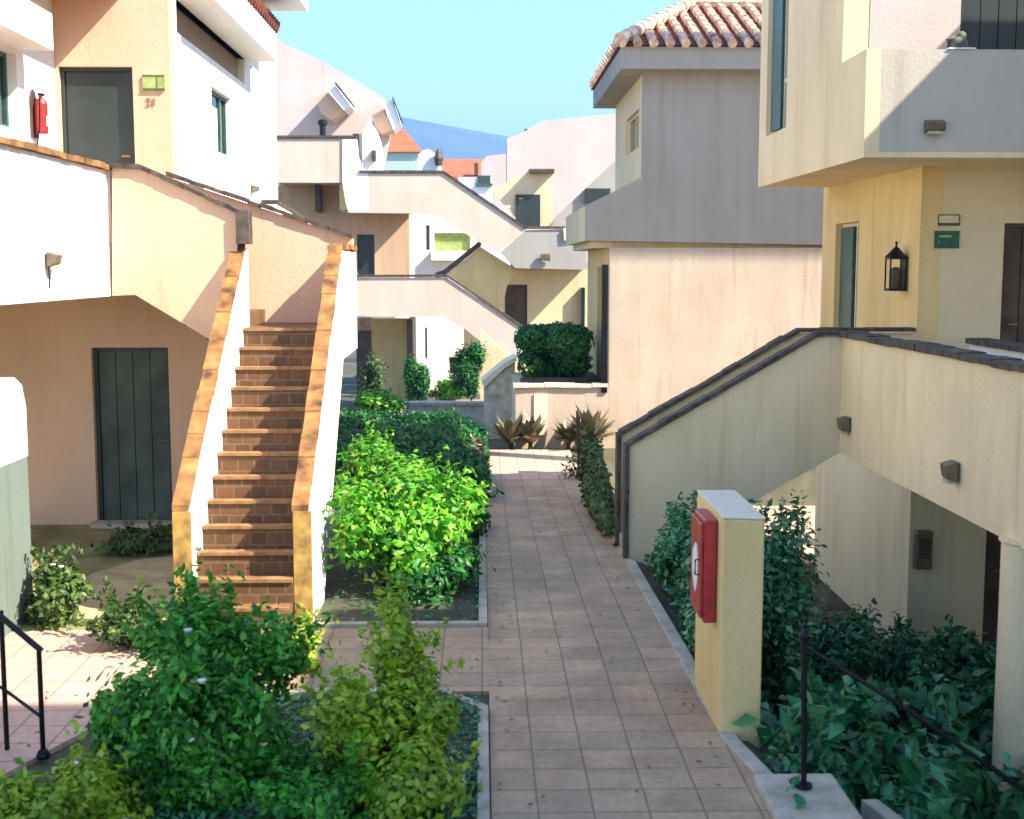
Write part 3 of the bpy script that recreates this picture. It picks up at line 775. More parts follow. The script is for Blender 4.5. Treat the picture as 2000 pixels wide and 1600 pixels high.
# ================================================================== BIG WALL BUILDING (mid distance)
YC = 24.0
CB = thing('apartment_building', (6, 26, -1.0), 'large blank stuccoed block with a red tiled hip roof', 'building')
Cx = lambda px, py: pY(px, py, YC).x
Cz = lambda px, py: pY(px, py, YC).z
zs_ = Cz(1190, 484)
XCU, XCL, XCT = Cx(1257, 250), Cx(1190, 620), Cx(1145, 430)
zE = Cz(1300, 136)
MB().prismY([(XCU, zE), (9.5, zE), (9.5, zs_), (XCT, Cz(1145, 470)), (XCT, Cz(1145, 401)), (XCU, Cz(1257, 346))], YC, YC+.28).build('upper_wall', M['grey'], CB)  # part of the upper storey's shade is painted in with this grey
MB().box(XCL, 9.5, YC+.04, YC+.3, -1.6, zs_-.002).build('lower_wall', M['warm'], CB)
cw0, cw1 = pX(1247, 250, XCU).y, pX(1222, 250, XCU).y
wall('X', XCU+.002, .25, YC+.281, 29.0, 4.0, zE, [(cw0, cw1, 5.33, 6.06)]).build('upper_side_wall', M['cream'], CB)
window(CB, 'X', XCU, cw0, cw1, 5.33, 6.06, sgn=1, depth=.08, mull=[(cw0+cw1)/2])
cv0, cv1 = pX(1178, 600, XCL).y, pX(1166, 600, XCL).y
wall('X', XCL+.002, .25, YC+.301, 29.0, -1.6, zs_-.004, [(cv0, cv1, .74, 3.05)]).build('lower_side_wall', M['ochre'], CB)
window(CB, 'X', XCL, cv0, cv1, .74, 3.05, sgn=1, depth=.1, fmat=M['iron'])
MB().box(XCT+.001, XCT+.15, YC+.281, 29.8, Cz(1145, 470)+.002, Cz(1145, 401)).build('terrace_parapet', M['cream'], CB)
MB().box(XCT+.16, 9.4, YC+.29, 29.6, zs_+.002, zs_+.2).build('terrace_slab', M['cream'], CB)
# eaves and hip roof
exf = Cx(1214, 110); ze0, ze1 = pY(1214, 134, 23.6).z, pY(1214, 91, 23.6).z
exf = pY(1214, 110, 23.6).x
MB().box(exf, 9.5, 23.6, 29.5, ze0, ze1).build('eave', M['grey'], CB)
zr = ze1 + 1.28; ym = 26.55; xh = pY(1352, 20, ym).x
rf = MB(); o_ = .06
rf.add([(exf-o_, 23.55, ze1+.02), (9.5, 23.55, ze1+.02), (9.5, ym, zr), (xh, ym, zr), (exf-o_, 29.55, ze1+.02), (9.5, 29.55, ze1+.02)],
       [(0, 1, 2, 3), (0, 3, 4), (4, 3, 2, 5), (0, 4, 5, 1)])
ro = rf.build('roof', M['tilered'], CB)
tl = MB(); td = MB()
k = 0; xx = exf
while xx < 6.2:                                # barrel tiles of the front slope, each row a few overlapping cylinders
    ymax = 23.55 + (ym - 23.55) * min(1.0, (xx - exf + .1) / (xh - exf))
    sl_ = (zr - ze1) / (ym - 23.55)
    n_ = max(1, int((ymax - 23.5) / .36))
    for j in range(n_):
        y0 = 23.49 + j*.36; y1 = min(ymax+.03, y0 + .40)
        z0 = ze1 + .07 + (y0-23.55)*sl_; z1 = ze1 + .05 + (y1-23.55)*sl_
        jx = random.uniform(-.012, .012)
        tl.tube([(xx+jx, y0, z0), (xx+jx*.5, y1, z1)], [.088, .066], 8)
    xx += .285
tl.build('barrel_tiles', M['tilepale'], ro)
hp = MB()
for j in range(12):
    a = Vector((exf-.04, 23.5, ze1+.11)).lerp(Vector((xh, ym, zr+.1)), j/12); b = Vector((exf-.04, 23.5, ze1+.11)).lerp(Vector((xh, ym, zr+.1)), (j+1.1)/12)
    hp.tube([a, b], [.13, .10], 8)
for j in range(14): hp.tube([(xh-.1+j*.35, ym, zr+.08), (xh+.3+j*.35, ym, zr+.08)], [.13, .11], 8)
for j in range(18): hp.tube([(exf-.1, 23.6+j*.33, ze1+.08), (exf+1.4*min(1, (9-abs(j-9))/9), 23.6+j*.33, ze1+.08+1.0*min(1, (9-abs(j-9))/9))], .09, 6)
hp.build('ridge_tiles', M['tilepale'], ro)

# raised planting terrace in front of it, with its trimmed hedge
PT = thing('planting_terrace', (1.5, 25, -.3), 'raised stucco planter wall with pale coping holding the trimmed hedge', 'planter')
px0 = Cx(1007, 800); pzt = Cz(1100, 757)
MB().box(px0, XCL-.003, YC+.02, YC+.22, -1.2, pzt).build('front_wall', M['warm'], PT)
MB().box(px0, px0+.2, YC+.221, 27.5, -1.2, pzt).build('side_wall', M['sage'], PT)
coping_tiles(MB(), (px0-.05, YC-.04, pzt), (XCL-.02, YC-.04, pzt), (0, .32), .06, 6).build('coping', M['frame'], PT)
MB().box(px0+.1, XCL-.01, YC+.3, YC+.38, pzt+.001, pzt+.16).build('planter_edge', M['iron'], PT)
MB().box(px0+.2, XCL-.01, YC+.38, 27.4, pzt-.3, pzt+.02).build('planter_soil', M['soil'], PT)
MB().box(px0+.35, px0+.6, YC-.01, YC+.019, pzt-.9, pzt-.12).build('pilaster', M['frame'], PT)
MB().box(XCL-.14, XCL-.03, YC-.02, YC+.08, pzt-.1, 3.1).build('corner_post', M['iron'], PT)
h = thing('clipped_hedge', (1.5, 25.5, pzt), 'dense dark clipped hedge on top of the planter wall', 'hedge')
Pn = []
q = np.random.default_rng(5)
V_, F_ = None, None
cx0, cx1 = pY(1018, 690, 24.8).x, pY(1160, 690, 24.8).x
zz1 = pY(1090, 634, 24.8).z
n_ = 20000
mounds = [(q.uniform(cx0+.2, cx1-.2), q.uniform(24.75, 26.6), (pzt+.15 + (zz1-.45-pzt)*q.random()) if i_ % 2 else zz1-.33+q.uniform(-.08, .05), q.uniform(.24, .34)) for i_ in range(90)]
kk = q.integers(0, 90, n_); mo = np.array(mounds)
d = q.normal(size=(n_, 3)); d /= np.linalg.norm(d, axis=1, keepdims=True); d[:, 2] = d[:, 2]*.8 + .15
P = mo[kk][:, :3] + d * mo[kk][:, 3:4] * (.85 + .2*q.random((n_, 1)))
V_, F_ = leaf_mesh(P, d + q.normal(size=d.shape)*.25, .10*(.7+.6*q.random(n_)), .055*np.ones(n_))
np_mesh('foliage', V_, F_, M['darkleaf'], h)
for m_ in mounds[:6]: MB().tube([(m_[0], m_[1], pzt-.05), (m_[0]+.04, m_[1], m_[2])], [.035, .02], 6).build('stem', M['bark'], h)

# ================================================================== FAR BLOCK across the end of the path (its stairs face the camera)
YB = 41.0
def poly(parent, name, pts, Y, th, mat, label=None):
    return MB().prismY(xz(pts, Y), Y, Y + th).build(name, mat, parent, label=label)
def edge(parent, name, pts, Y, mat, d=.3, hgt=.08):
    mb = MB(); q_ = xz(pts, Y)
    for a, b in zip(q_[:-1], q_[1:]):
        mb.hexa([(a[0], Y-.05, a[1]), (b[0], Y-.05, b[1]), (b[0], Y+d, b[1]), (a[0], Y+d, a[1])],
                [(a[0], Y-.05, a[1]+hgt), (b[0], Y-.05, b[1]+hgt), (b[0], Y+d, b[1]+hgt), (a[0], Y+d, a[1]+hgt)])
    return mb.build(name, mat, parent)
FB = thing('apartment_building', (-4, 43, -1.6), 'pink apartment block with a long slanting gable and small slanted hoods', 'building')
gab = [(540, 74), (560, 88), (625, 118), (700, 160), (750, 192), (762, 262), (745, 345), (745, 420), (540, 420)]
poly(FB, 'gable_wall', gab, 45.0, .4, M['lilac'])
# back walls of the three recesses
def wallpx(parent, name, x0, x1, y0, y1, Y, th, mat, holes=()):
    a = pY(x0, y0, Y); b = pY(x1, y1, Y)
    hs_ = [(pY(h[0], h[2], Y).x, pY(h[1], h[2], Y).x, pY(h[0], h[3], Y).z, pY(h[0], h[2], Y).z) for h in holes]
    return wall('Y', Y, th, a.x, b.x, b.z, a.z, hs_).build(name, mat, parent), hs_
_, hh = wallpx(FB, 'recess_wall', 535, 800, 350, 545, 43.2, .3, M['clay'], [(697, 731, 458, 540)])
door(FB, 'Y', 43.2, hh[0][0], hh[0][1], hh[0][2], hh[0][3], M['door'], depth=.1, label='dark door in the shaded middle recess')
MB().box(pY(668, 400, 42).x, pY(682, 400, 42).x, 41.3, 43.19, pY(600, 412, 42).z, pY(600, 358, 42).z).build('recess_pier', M['ochre'], FB)
MB().box(pY(612, 400, 42).x, pY(622, 400, 42).x, 42.4, 43.19, pY(600, 412, 42).z, pY(600, 358, 42).z).build('recess_pier', M['brown'], FB)
_, hh = wallpx(FB, 'ground_recess_wall', 725, 797, 622, 800, 43.0, .3, M['ochre'], [])
MB().box(pY(692, 600, 43.0).x, pY(725, 600, 43.0).x, 43.5, 43.8, -1.7, pY(700, 622, 43).z).build('passage_wall', M['brown'], FB)
MB().box(pY(797, 600, 42).x, pY(808, 600, 42).x, 41.2, 43.3, -1.7, pY(700, 622, 42).z).build('passage_jamb', M['brown'], FB)
wallpx(FB, 'upper_back_wall', 742, 858, 334, 425, 44.0, .3, M['white'])
MB().box(pY(694, 300, 43).x, pY(706, 300, 43).x, 42.2, 43.4, pY(700, 340, 43).z, pY(700, 266, 43).z).build('terrace_door', M['door'], FB)
poly(FB, 'chimney_wall', [(707, 337), (707, 262), (722, 236), (736, 256), (746, 290), (746, 337)], 43.3, .5, M['white'])
MB().box(pY(726, 300, 43.2).x, pY(734, 300, 43.2).x, 43.15, 43.3, pY(730, 314, 43.2).z, pY(730, 294, 43.2).z).build('vent', M['brown'], FB)
# slanted hoods on the gable
for k, (pts, bp) in enumerate([([(640, 178), (655, 168), (684, 207), (672, 216)], [(616, 190), (641, 180), (671, 216), (648, 236), (628, 222)]),
                 ([(748, 200), (766, 196), (781, 240), (768, 254)], [(727, 226), (748, 214), (766, 254), (744, 262), (733, 250)])]):
    hd = MB().prismY(xz(pts, 43.6), 43.6, 45.0).build('roof_hood', M['white'], FB)
    MB().prismY(xz(bp, 43.9), 43.9, 45.0).build('hood_soffit', M['peach'], hd)
    e_ = [(pts[1][0], pts[1][1]-3), (pts[2][0]+3, pts[2][1]-2)]
    edge(hd, 'hood_edge', e_, 43.55, M['iron'], d=1.0, hgt=.09)
MB().lathe([(.1, 0), (.1, .35), (.16, .36), (.16, .5), (.02, .55)], (pY(626, 258, 43).x, 43.6, pY(626, 262, 43).z), 10).build('chimney_pot', M['iron'], FB)
def slab(parent, name, x0, x1, py, Ya, Yb, mat, th=.2):
    z = pY(x0, py, Ya).z
    return MB().box(pY(x0, py, Ya).x, pY(x1, py, Ya).x, Ya, Yb, z+.02, z+.02+th).build(name, mat, parent)
slab(FB, 'terrace_slab', 538, 668, 357, 41.31, 43.19, M['pink'])
slab(FB, 'terrace_slab', 668, 800, 415, 41.36, 43.19, M['pink'])
slab(FB, 'walkway_slab', 690, 800, 617, 40.76, 42.99, M['pink'])
# front parapets and flights
poly(FB, 'terrace_parapet', [(538, 271), (668, 271), (668, 357), (538, 357)], 41.05, .25, M['pink'])
edge(FB, 'terrace_coping', [(538, 270), (695, 270)], 41.05, M['darkcoping'])
poly(FB, 'terrace_return', [(668.5, 272), (696, 272), (699, 305), (706, 324), (720, 338), (720, 415), (681, 415), (676, 400), (668.5, 357)], 41.0, .35, M['white'])
FS = thing('outdoor_staircase', (0, 41.2, -1.6), 'distant pink stair flight that slopes down from the upper terrace', 'staircase', 'outdoor stairs of the apartment blocks')
poly(FS, 'flight_wall', [(720.5, 339), (866, 339), (1026, 448), (976, 491), (1006, 522), (976, 493), (930, 470), (902, 452), (870, 428), (852, 420), (822, 417), (720.5, 416)], 41.0, .25, M['pink'])
edge(FS, 'coping', [(702, 338), (866, 338), (1026, 447), (1104, 447)], 41.0, M['darkcoping'])
poly(FS, 'landing_wall', [(1026.5, 450), (1101, 448), (1145, 432), (1145, 527), (1006, 524), (978, 492)], 41.0, .25, M['grey'])  # same face as the flight, cut at the shadow edge, shade painted grey
poly(FS, 'landing_edge', [(1100, 447), (1148, 425), (1150, 462), (1102, 470)], 40.9, .09, M['frame'])
FL = thing('outdoor_staircase', (-1, 40.6, -1.6), 'lower distant pink stair flight ending behind the clipped hedge', 'staircase', 'outdoor stairs of the apartment blocks')
poly(FL, 'flight_wall', [(690, 543), (872, 543), (1020, 641), (1022, 690), (996, 708), (935, 664), (905, 640), (862, 618), (740, 619), (690, 617)], 40.5, .25, M['pink'])
edge(FL, 'coping', [(690, 542), (872, 541), (1020, 640)], 40.5, M['darkcoping'])
FM = thing('outdoor_staircase', (0, 42, 0), 'short shaded flight with dark coping rising between the two pink ones', 'staircase', 'outdoor stairs of the apartment blocks')
poly(FM, 'flight_wall', [(866, 542), (938, 482), (1008, 526), (990, 560), (980, 610), (940, 580), (880, 545)], 41.6, .25, M['ochre'])
edge(FM, 'coping', [(850, 545), (866, 540), (940, 480)], 41.6, M['darkcoping'], hgt=.2)

# white sunlit house seen between the flights
WH = thing('white_house', (-1, 47, -1.6), 'bright white house with a lime awning seen between the pink stair flights', 'building')
o_w, hh = wallpx(WH, 'front_wall', 770, 1000, 405, 790, 47.0, .3, M['white'], [(832, 839, 440, 488), (848, 918, 455, 490), (876, 898, 697, 732), (830, 834, 640, 700)])
for h_ in (hh[0], hh[2], hh[3]): window(WH, 'Y', 47.0, *h_, sgn=1, depth=.1, fmat=M['iron'] if h_ is not hh[2] else M['frame'], fw=.03)
MB().box(hh[1][0], hh[1][1], 47.15, 47.25, hh[1][2], hh[1][3]).build('awning', M['limesign'], WH)
MB().box(hh[1][0]-.1, hh[1][1]+.1, 46.7, 46.99, hh[1][2]-.35, hh[1][2]).build('balcony', M['white'], WH)
MB().box(pY(792, 480, 44).x, pY(802, 480, 44).x, 43.6, 44.0, pY(792, 545, 44).z, pY(792, 424, 44).z).build('post', M['frame'], WH)

# roofs and houses beyond
H1 = thing('red_roofed_house', (-5, 62, 0), 'small far house with a red hip roof above the pink parapet', 'building')
poly(H1, 'wall', [(738, 296), (822, 296), (822, 350), (738, 350)], 62, 6, M['blueroof'])
a = xz([(736, 297), (826, 297), (782, 252), (745, 256)], 62)
MB().add([(a[0][0], 61.8, a[0][1]), (a[1][0], 61.8, a[1][1]), (a[2][0], 65, a[2][1]+.3), (a[3][0], 65, a[3][1]+.3), (a[0][0], 68.2, a[0][1]), (a[1][0], 68.2, a[1][1])],
         [(0, 1, 2, 3), (1, 5, 2), (5, 4, 3, 2), (4, 0, 3), (0, 4, 5, 1)]).build('roof', M['orangeroof'], H1)
H1b = thing('white_house', (-2.5, 55, 0), 'rounded white house front beside the red hip roof', 'building')
poly(H1b, 'wall', [(817, 345), (817, 302), (826, 294), (838, 291), (850, 300), (858, 318), (862, 332), (872, 345)], 55, 3, M['white'])
MB().lathe([(.14, 0), (.2, .3), (.12, .6), (.05, .7)], (pY(857, 322, 54.8).x, 54.8, pY(857, 324, 54.8).z), 8).build('vent_pipe', M['brown'], H1b)
H2 = thing('orange_roofed_house', (-3, 90, 0), 'far house with a flat orange roof below the hills', 'building')
a = xz([(856, 345), (934, 345), (946, 305), (862, 305)], 90)
MB().hexa([(a[0][0], 90, a[0][1]), (a[1][0], 90, a[1][1]), (a[2][0], 95, a[2][1]+.2), (a[3][0], 95, a[3][1]+.2)],
          [(a[0][0], 90, a[0][1]-.2), (a[1][0], 90, a[1][1]-.2), (a[2][0], 95, a[2][1]), (a[3][0], 95, a[3][1])]).build('roof', M['orangeroof'], H2)
poly(H2, 'wall', [(862, 346), (940, 346), (940, 420), (862, 420)], 90.3, 4, M['white'])
poly(H2, 'chimney', [(926, 318), (934, 318), (934, 342), (926, 342)], 89.5, .8, M['brown'])
H3 = thing('white_house', (0, 70, 0), 'small white far house with one dark window above the sloping coping', 'building')
_, hh = wallpx(H3, 'wall', 895, 962, 346, 430, 70, 5, M['white'])
a = pY(933, 343, 69.9); b = pY(958, 358, 69.9)
MB().box(a.x, b.x, 69.9, 69.99, b.z, a.z).build('window', M['glass'], H3)
MB().box(a.x-.1, b.x+.1, 69.8, 69.98, b.z-.15, b.z-.01).build('sill', M['greenframe'], H3)
H4 = thing('far_house', (3, 80, 0), 'pale lilac blank house wall against the hills', 'building')
poly(H4, 'wall', [(940, 420), (940, 318), (950, 305), (992, 300), (992, 420)], 80, 5, M['lilac'])

# ================================================================== DISTANT BLOCK to the side of the big wall
DB = thing('apartment_building', (3, 46, -1.6), 'pale lilac apartment block with a wavy top behind the grey terrace', 'building')
poly(DB, 'gable_wall', [(990, 640), (990, 271), (1012, 264), (1034, 251), (1060, 236), (1115, 231), (1208, 221), (1208, 640)], 47.5, 1.5, M['lilac'])
MB().box(pY(1026, 250, 47).x, pY(1036, 250, 47).x, 47.6, 48.0, pY(1030, 262, 47).z, pY(1030, 249, 47).z).build('chimney_pot', M['iron'], DB)
_w = [(960, 372), (1020, 340), (1035, 330), (1080, 331), (1080, 440), (1060, 447), (1026, 447)]
poly(DB, 'porch_wall', _w, 43.9, .25, M['sage'])
slab(DB, 'landing_slab', 1000, 1150, 527, 41.26, 43.59, M['grey'])
a = pY(1007, 380, 43.85); b = pY(1055, 447, 43.85)
dd = MB().box(a.x, b.x, 43.82, 43.89, b.z, a.z).build('door', M['door'], DB, label='dark door under the small gable')
MB().tube([(a.x+.12, 43.8, b.z+1), (a.x+.12, 43.75, b.z+1), (a.x+.25, 43.75, b.z+1)], .02, 6).build('handle', M['number'], dd)
poly(DB, 'hood', [(1034, 330), (1083, 330), (1083, 337), (1034, 337)], 43.4, .9, M['brown'])
poly(DB, 'upper_stair_wall', [(1082, 445), (1082, 428), (1140, 372), (1204, 312), (1204, 445)], 43.2, .3, M['grey'])
MB().box(pY(1143, 380, 43).x, pY(1192, 380, 43).x, 43.0, 43.19, pY(1143, 396, 43).z, pY(1143, 368, 43).z).build('stair_opening', M['door'], DB)
_, hh = wallpx(DB, 'lower_wall', 905, 1150, 522, 760, 43.6, .3, M['sage'], [(986, 1030, 556, 650)])
door(DB, 'Y', 43.6, *hh[0], M['brown'], depth=.1, label='brown door behind the clipped hedge')
MB().box(pY(1137, 570, 43).x, pY(1144, 570, 43).x, 43.3, 43.59, pY(1137, 650, 43).z, pY(1137, 562, 43).z).build('window', M['glass'], DB)
MB().box(pY(1080, 330, 44).x, 7, 49.2, 52, -1.6, 6.5).build('rear_wing', M['lilac'], DB)

# garden end: stone pier, low wall, dark tree
SP = thing('stone_pier', (.4, 28, -.8), 'squat sloping-topped stone pier beside the planter terrace', 'pier')
poly(SP, 'pier', [(945, 890), (945, 745), (985, 712), (1006, 702), (1006, 890)], 27.0, 1.0, M['stone'])
poly(SP, 'cap', [(940, 746), (985, 709), (1008, 697), (1010, 705), (986, 719), (946, 757)], 26.93, 1.15, M['frame'])
RW = thing('ramp_wall', (1, 33, -1), 'pale ramp wall sloping down behind the stone pier', 'garden wall')
poly(RW, 'wall', [(938, 640), (960, 664), (1005, 705), (1005, 790), (938, 790)], 36.0, .4, M['sage'])
LW = thing('low_stone_wall', (-1, 30, -.9), 'low rough stone wall across the far end of the lawn hedge', 'garden wall')
poly(LW, 'wall', [(786, 792), (960, 792), (960, 880), (786, 880)], 30.0, .35, M['stone'])
edge(LW, 'coping', [(786, 792), (960, 792)], 30.0, M['kerb'], d=.4, hgt=.07)
tag(MB().box(-2.6, 1.6, 30.4, 60, -1.9, -1.49).build('rear_path', M['paving']), kind='structure')

def small_tree(name, c, h, cr, n, leaf, mat, label, seed, group=None, cat='tree', z0=None):
    z = g(c[0], c[1]) if z0 is None else z0
    t = thing(name, (c[0], c[1], z), label, cat, group)
    MB().tube([(c[0], c[1], z-.05), (c[0]+.03, c[1], z+h*.35), (c[0]-.02, c[1], z+h*.7)], [.06, .045, .02], 8).build('trunk', M['bark'], t)
    P, nr, lc = cloud((c[0], c[1], z+h*.62), (cr, cr, h*.42), n, 14, .45, seed=seed)
    V, Fc = leaf_mesh(P, nr, leaf*(.6+.8*rng.random(n)), leaf*.5*np.ones(n))
    np_mesh('crown', V, Fc, mat, t)
    return t
small_tree('cypress_bush', (-.30, 35.5), 2.1, .55, 9000, .10, M['darkleaf'], 'dark upright evergreen in front of the white house', 31)
small_tree('cypress_bush', (-1.95, 38.5), 1.75, .42, 7000, .10, M['darkleaf'], 'dark upright evergreen against the ochre passage wall', 32)
shrub('shrub', (-1.15, 42.0, -1.05), (.95, .5, .42), 5000, .10, M['limeleaf'], 'bright low shrub at the foot of the white house', seed=33, z0=-1.6)
shrub('shrub', (-3.2, 37.5, -.4), (.45, .5, 1.2), 3000, .10, M['oliveleaf'], 'dim bush in the dark passage under the pink flight', seed=34, z0=-1.4)

# ================================================================== PILLAR with fire hose cabinet
PI = thing('gate_pillar', (1.7, 8.6, 0), 'free-standing yellow stuccoed wall end carrying the red cabinet', 'pillar')
zt = 1.44
MB().prismZ([(1.565, 8.14), (1.83, 8.10), (1.84, 9.14), (1.565, 9.14)], -.8, zt).build('pillar', M['ochre'], PI, bevel=.015)
MB().prismZ([(1.563, 8.138), (1.832, 8.098), (1.842, 9.142), (1.563, 9.142)], zt+.001, zt+.014).build('cap', M['frame'], PI, bevel=.004)
FC_ = thing('hose_cabinet', (1.5, 8.45, .7), 'red fire hose cabinet with white markings on the yellow pillar', 'fire cabinet')
MB().box(1.475, 1.563, 8.30, 8.72, .70, 1.40).build('cabinet', M['red'], FC_, bevel=.012)
fd = MB().box(1.452, 1.474, 8.32, 8.70, .73, 1.37).build('door', M['red'], FC_, bevel=.006)
MB().prismX([(8.50+.105*math.cos(a_*.3142), 1.05+.16*math.sin(a_*.3142)*(1+.15*math.cos(a_*.9))) for a_ in range(20)], 1.446, 1.4515).build('marking', M['whiteplate'], fd)
for hz_ in (.84, 1.26): MB().tube([(1.462, 8.705, hz_), (1.462, 8.705, hz_+.06)], .009, 8).build('hinge', M['iron'], fd)
MB().box(1.4490, 1.4515, 8.35, 8.67, 1.215, 1.225).build('seam', M['brown'], fd)
MB().tube([(1.45, 8.36, 1.02), (1.425, 8.36, 1.02), (1.425, 8.36, 1.12), (1.45, 8.36, 1.12)], .007, 6).build('handle', M['iron'], fd)

# railings
RA = thing('handrail', (1.85, 7.1, 0), 'black iron handrail with one post on a pale block, leading down into the leaves', 'handrail')
MB().box(1.62, 2.1, 6.6, 7.35, -.3, .05).build('foot_block', M['kerb'], RA, bevel=.02)
MB().tube([(1.87, 7.12, .05), (1.85, 7.12, .93)], .017, 10).build('post', M['iron'], RA)
MB().lathe([(.005, 0), (.03, .01), (.034, .03), (.02, .05), (.012, .075), (.02, .09), (.004, .115)], (1.85, 7.12, .93), 12).build('finial', M['iron'], RA)
MB().tube([(1.85, 7.12, .90), (2.35, 7.05, .60), (3.3, 6.95, -.05)], .014, 8).build('rail', M['iron'], RA)
MB().tube([(1.87, 7.12, .06), (1.87, 7.12, .075)], .05, 12).build('flange', M['iron'], RA)
SK = thing('garden_steps', (2.9, 7, -1), 'pale stone edge of steps going down through the dark leaves', 'steps')
MB().hexa([(2.25, 7.25, -.50), (2.36, 7.30, -.52), (3.3, 6.3, -1.2), (3.15, 6.25, -1.2)], [(2.25, 7.25, -.08), (2.36, 7.30, -.1), (3.3, 6.3, -.62), (3.15, 6.25, -.6)]).build('string', M['kerb'], SK)
for i in range(6):
    MB().box(2.1+i*.26, 2.36+i*.26, 5.6, 6.6, -1.5, -.05-i*.19).build('step', M['stone'], SK)
RB = thing('handrail', (-2.72, 7.8, 0), 'black iron handrail with a bent end standing on the sunlit paving', 'handrail')
ztop = pY(76, 1272, 7.8); zl2 = pY(-60, 1130, 7.8)
MB().tube([(ztop.x, 7.8, 0), (ztop.x, 7.8, ztop.z)], .016, 10).build('post', M['iron'], RB)
MB().tube([(ztop.x-.28, 7.95, 0), (ztop.x-.28, 7.95, ztop.z+.22)], .016, 10).build('post', M['iron'], RB)
MB().tube([(ztop.x+.02, 7.79, ztop.z+.005), (ztop.x-.6, 7.95, ztop.z+.47), (ztop.x-1.4, 8.1, ztop.z+1.0)], .02, 10).build('rail', M['iron'], RB)
MB().tube([(ztop.x, 7.8, .27), (ztop.x-.28, 7.95, .40), (ztop.x-1.0, 8.0, .8)], .011, 8).build('lower_rail', M['iron'], RB)
MB().lathe([(.04, 0), (.045, .02), (.03, .05), (.018, .06)], (ztop.x, 7.8, .004), 12).build('foot', M['iron'], RB)

# ================================================================== lamps, lanterns, signs
wall_light((XW-.002, pX(1870, 920, XW).y, pX(1870, 920, XW).z), R(-90), 'brown box lamp on the long balcony wall over the garden')
wall_light((XW-.002, 13.35, pX(1662, 830, XW).z), R(-90), 'small greenish box lamp at the inner corner where stair and balcony meet')
pl_ = pY(1822, 248, yo0)
wall_light((pl_.x, yo0-.002, pl_.z), 0, 'dim round-edged lamp on the upper overhanging storey', w_=.2, h_=.14)
pl_ = pX(92, 520, Xp)
wl = wall_light((Xp+.002, pl_.y, pX(92, 507, Xp).z), R(90), 'yellowed box lamp with a hanging cable on the white parapet', w_=.16, h_=.14)
MB().tube([(-.06, -.03, -.05), (-.06, -.035, -.2), (-.055, -.03, -.26)], .008, 6).build('cable', M['iron'], wl, world=False)
pl_ = pX(491, 369, XA)
wall_light((XA+.002, pl_.y, pl_.z), R(90), 'little black lamp on the white side wall above the landing', w_=.14, h_=.12)
pl_ = pY(1065, 503, 40.95); wall_light((pl_.x, 40.95, pl_.z), 0, 'tiny lamp on the distant grey landing wall', w_=.3, h_=.25)

def lantern(loc, rz, label, body, w_=.11, h_=.36, cat='lantern'):
    t = thing('wall_lantern', loc, label, cat, None, rz)
    f = MB()
    f.box(-w_, w_, -2*w_-.02, -.02, -h_/2, -h_/2+.03)
    f.box(-w_, w_, -2*w_-.02, -.02, h_/2-.03, h_/2)
    for sx in (-1, 1):
        for y in (-2*w_-.02+.01, -.03): f.box(sx*(w_-.008)-.008, sx*(w_-.008)+.008, y-.008, y+.008, -h_/2+.03, h_/2-.03)
    f.build('frame', M['iron'], t, world=False)
    MB().lathe([(w_*1.35, 0), (w_*.95, .035), (w_*.35, .10), (.012, .12), (.012, .15), (.02, .165), (.004, .18)], (0, -w_-.02, h_/2), 8).build('cap', M['iron'], t, world=False)
    MB().lathe([(w_*.72, -h_/2+.03), (w_*.72, .05), (w_*.2, .08)], (0, -w_-.02, 0), 12).build('candle', body, t, world=False)
    MB().box(-w_*.9, w_*.9, -.018, -.001, -h_/2, h_/2).build('back_plate', M['brown'], t, world=False)
    return t
pl_ = pX(1769, 535, XN); lantern((XN-.002, pl_.y, pl_.z), R(-90), 'brown iron lantern with a candle on the sandy side wall', M['brown'], w_=.10, h_=.40)
pl_ = pX(63, 218, XJ)
FE = thing('fire_extinguisher', (XJ+.002, pl_.y, pl_.z-.02), 'red fire extinguisher on a dark arched board beside the upper dark door', 'fire extinguisher', None, R(90))
MB().prismY([(-.095, -.26), (.095, -.26), (.095, .16), (.05, .23), (0, .26), (-.05, .23), (-.095, .16)], -.02, -.001).build('backing_board', M['brown'], FE, world=False)
MB().lathe([(.055, -.22), (.068, -.20), (.068, .10), (.05, .145), (.02, .17), (.02, .19)], (.0, -.095, 0), 20).build('cylinder', M['red'], FE, world=False, smooth=False)
MB().box(-.03, .06, -.12, -.07, .19, .215).build('valve', M['iron'], FE, world=False)
MB().tube([(-.02, -.10, .20), (-.085, -.11, .12), (-.09, -.10, -.15), (-.085, -.07, -.33), (-.06, -.06, -.36)], .009, 8).build('hose', M['iron'], FE, world=False)
MB().box(-.04, .04, -.166, -.161, -.14, -.03).build('label', M['whiteplate'], FE, world=False)
pl_ = pY(1800, 1070, YN)
mb_ = thing('meter_box', (pl_.x, YN, pl_.z), 'grey rounded meter box in the shaded garden recess', 'meter box')
MB().box(pl_.x-.11, pl_.x+.10, YN-.12, YN-.002, pl_.z-.24, pl_.z+.22).build('box', M['lampbody'], mb_, bevel=.03)
MB().box(pl_.x-.07, pl_.x+.06, YN-.128, YN-.121, pl_.z-.1, pl_.z+.14).build('cover', M['brown'], mb_)

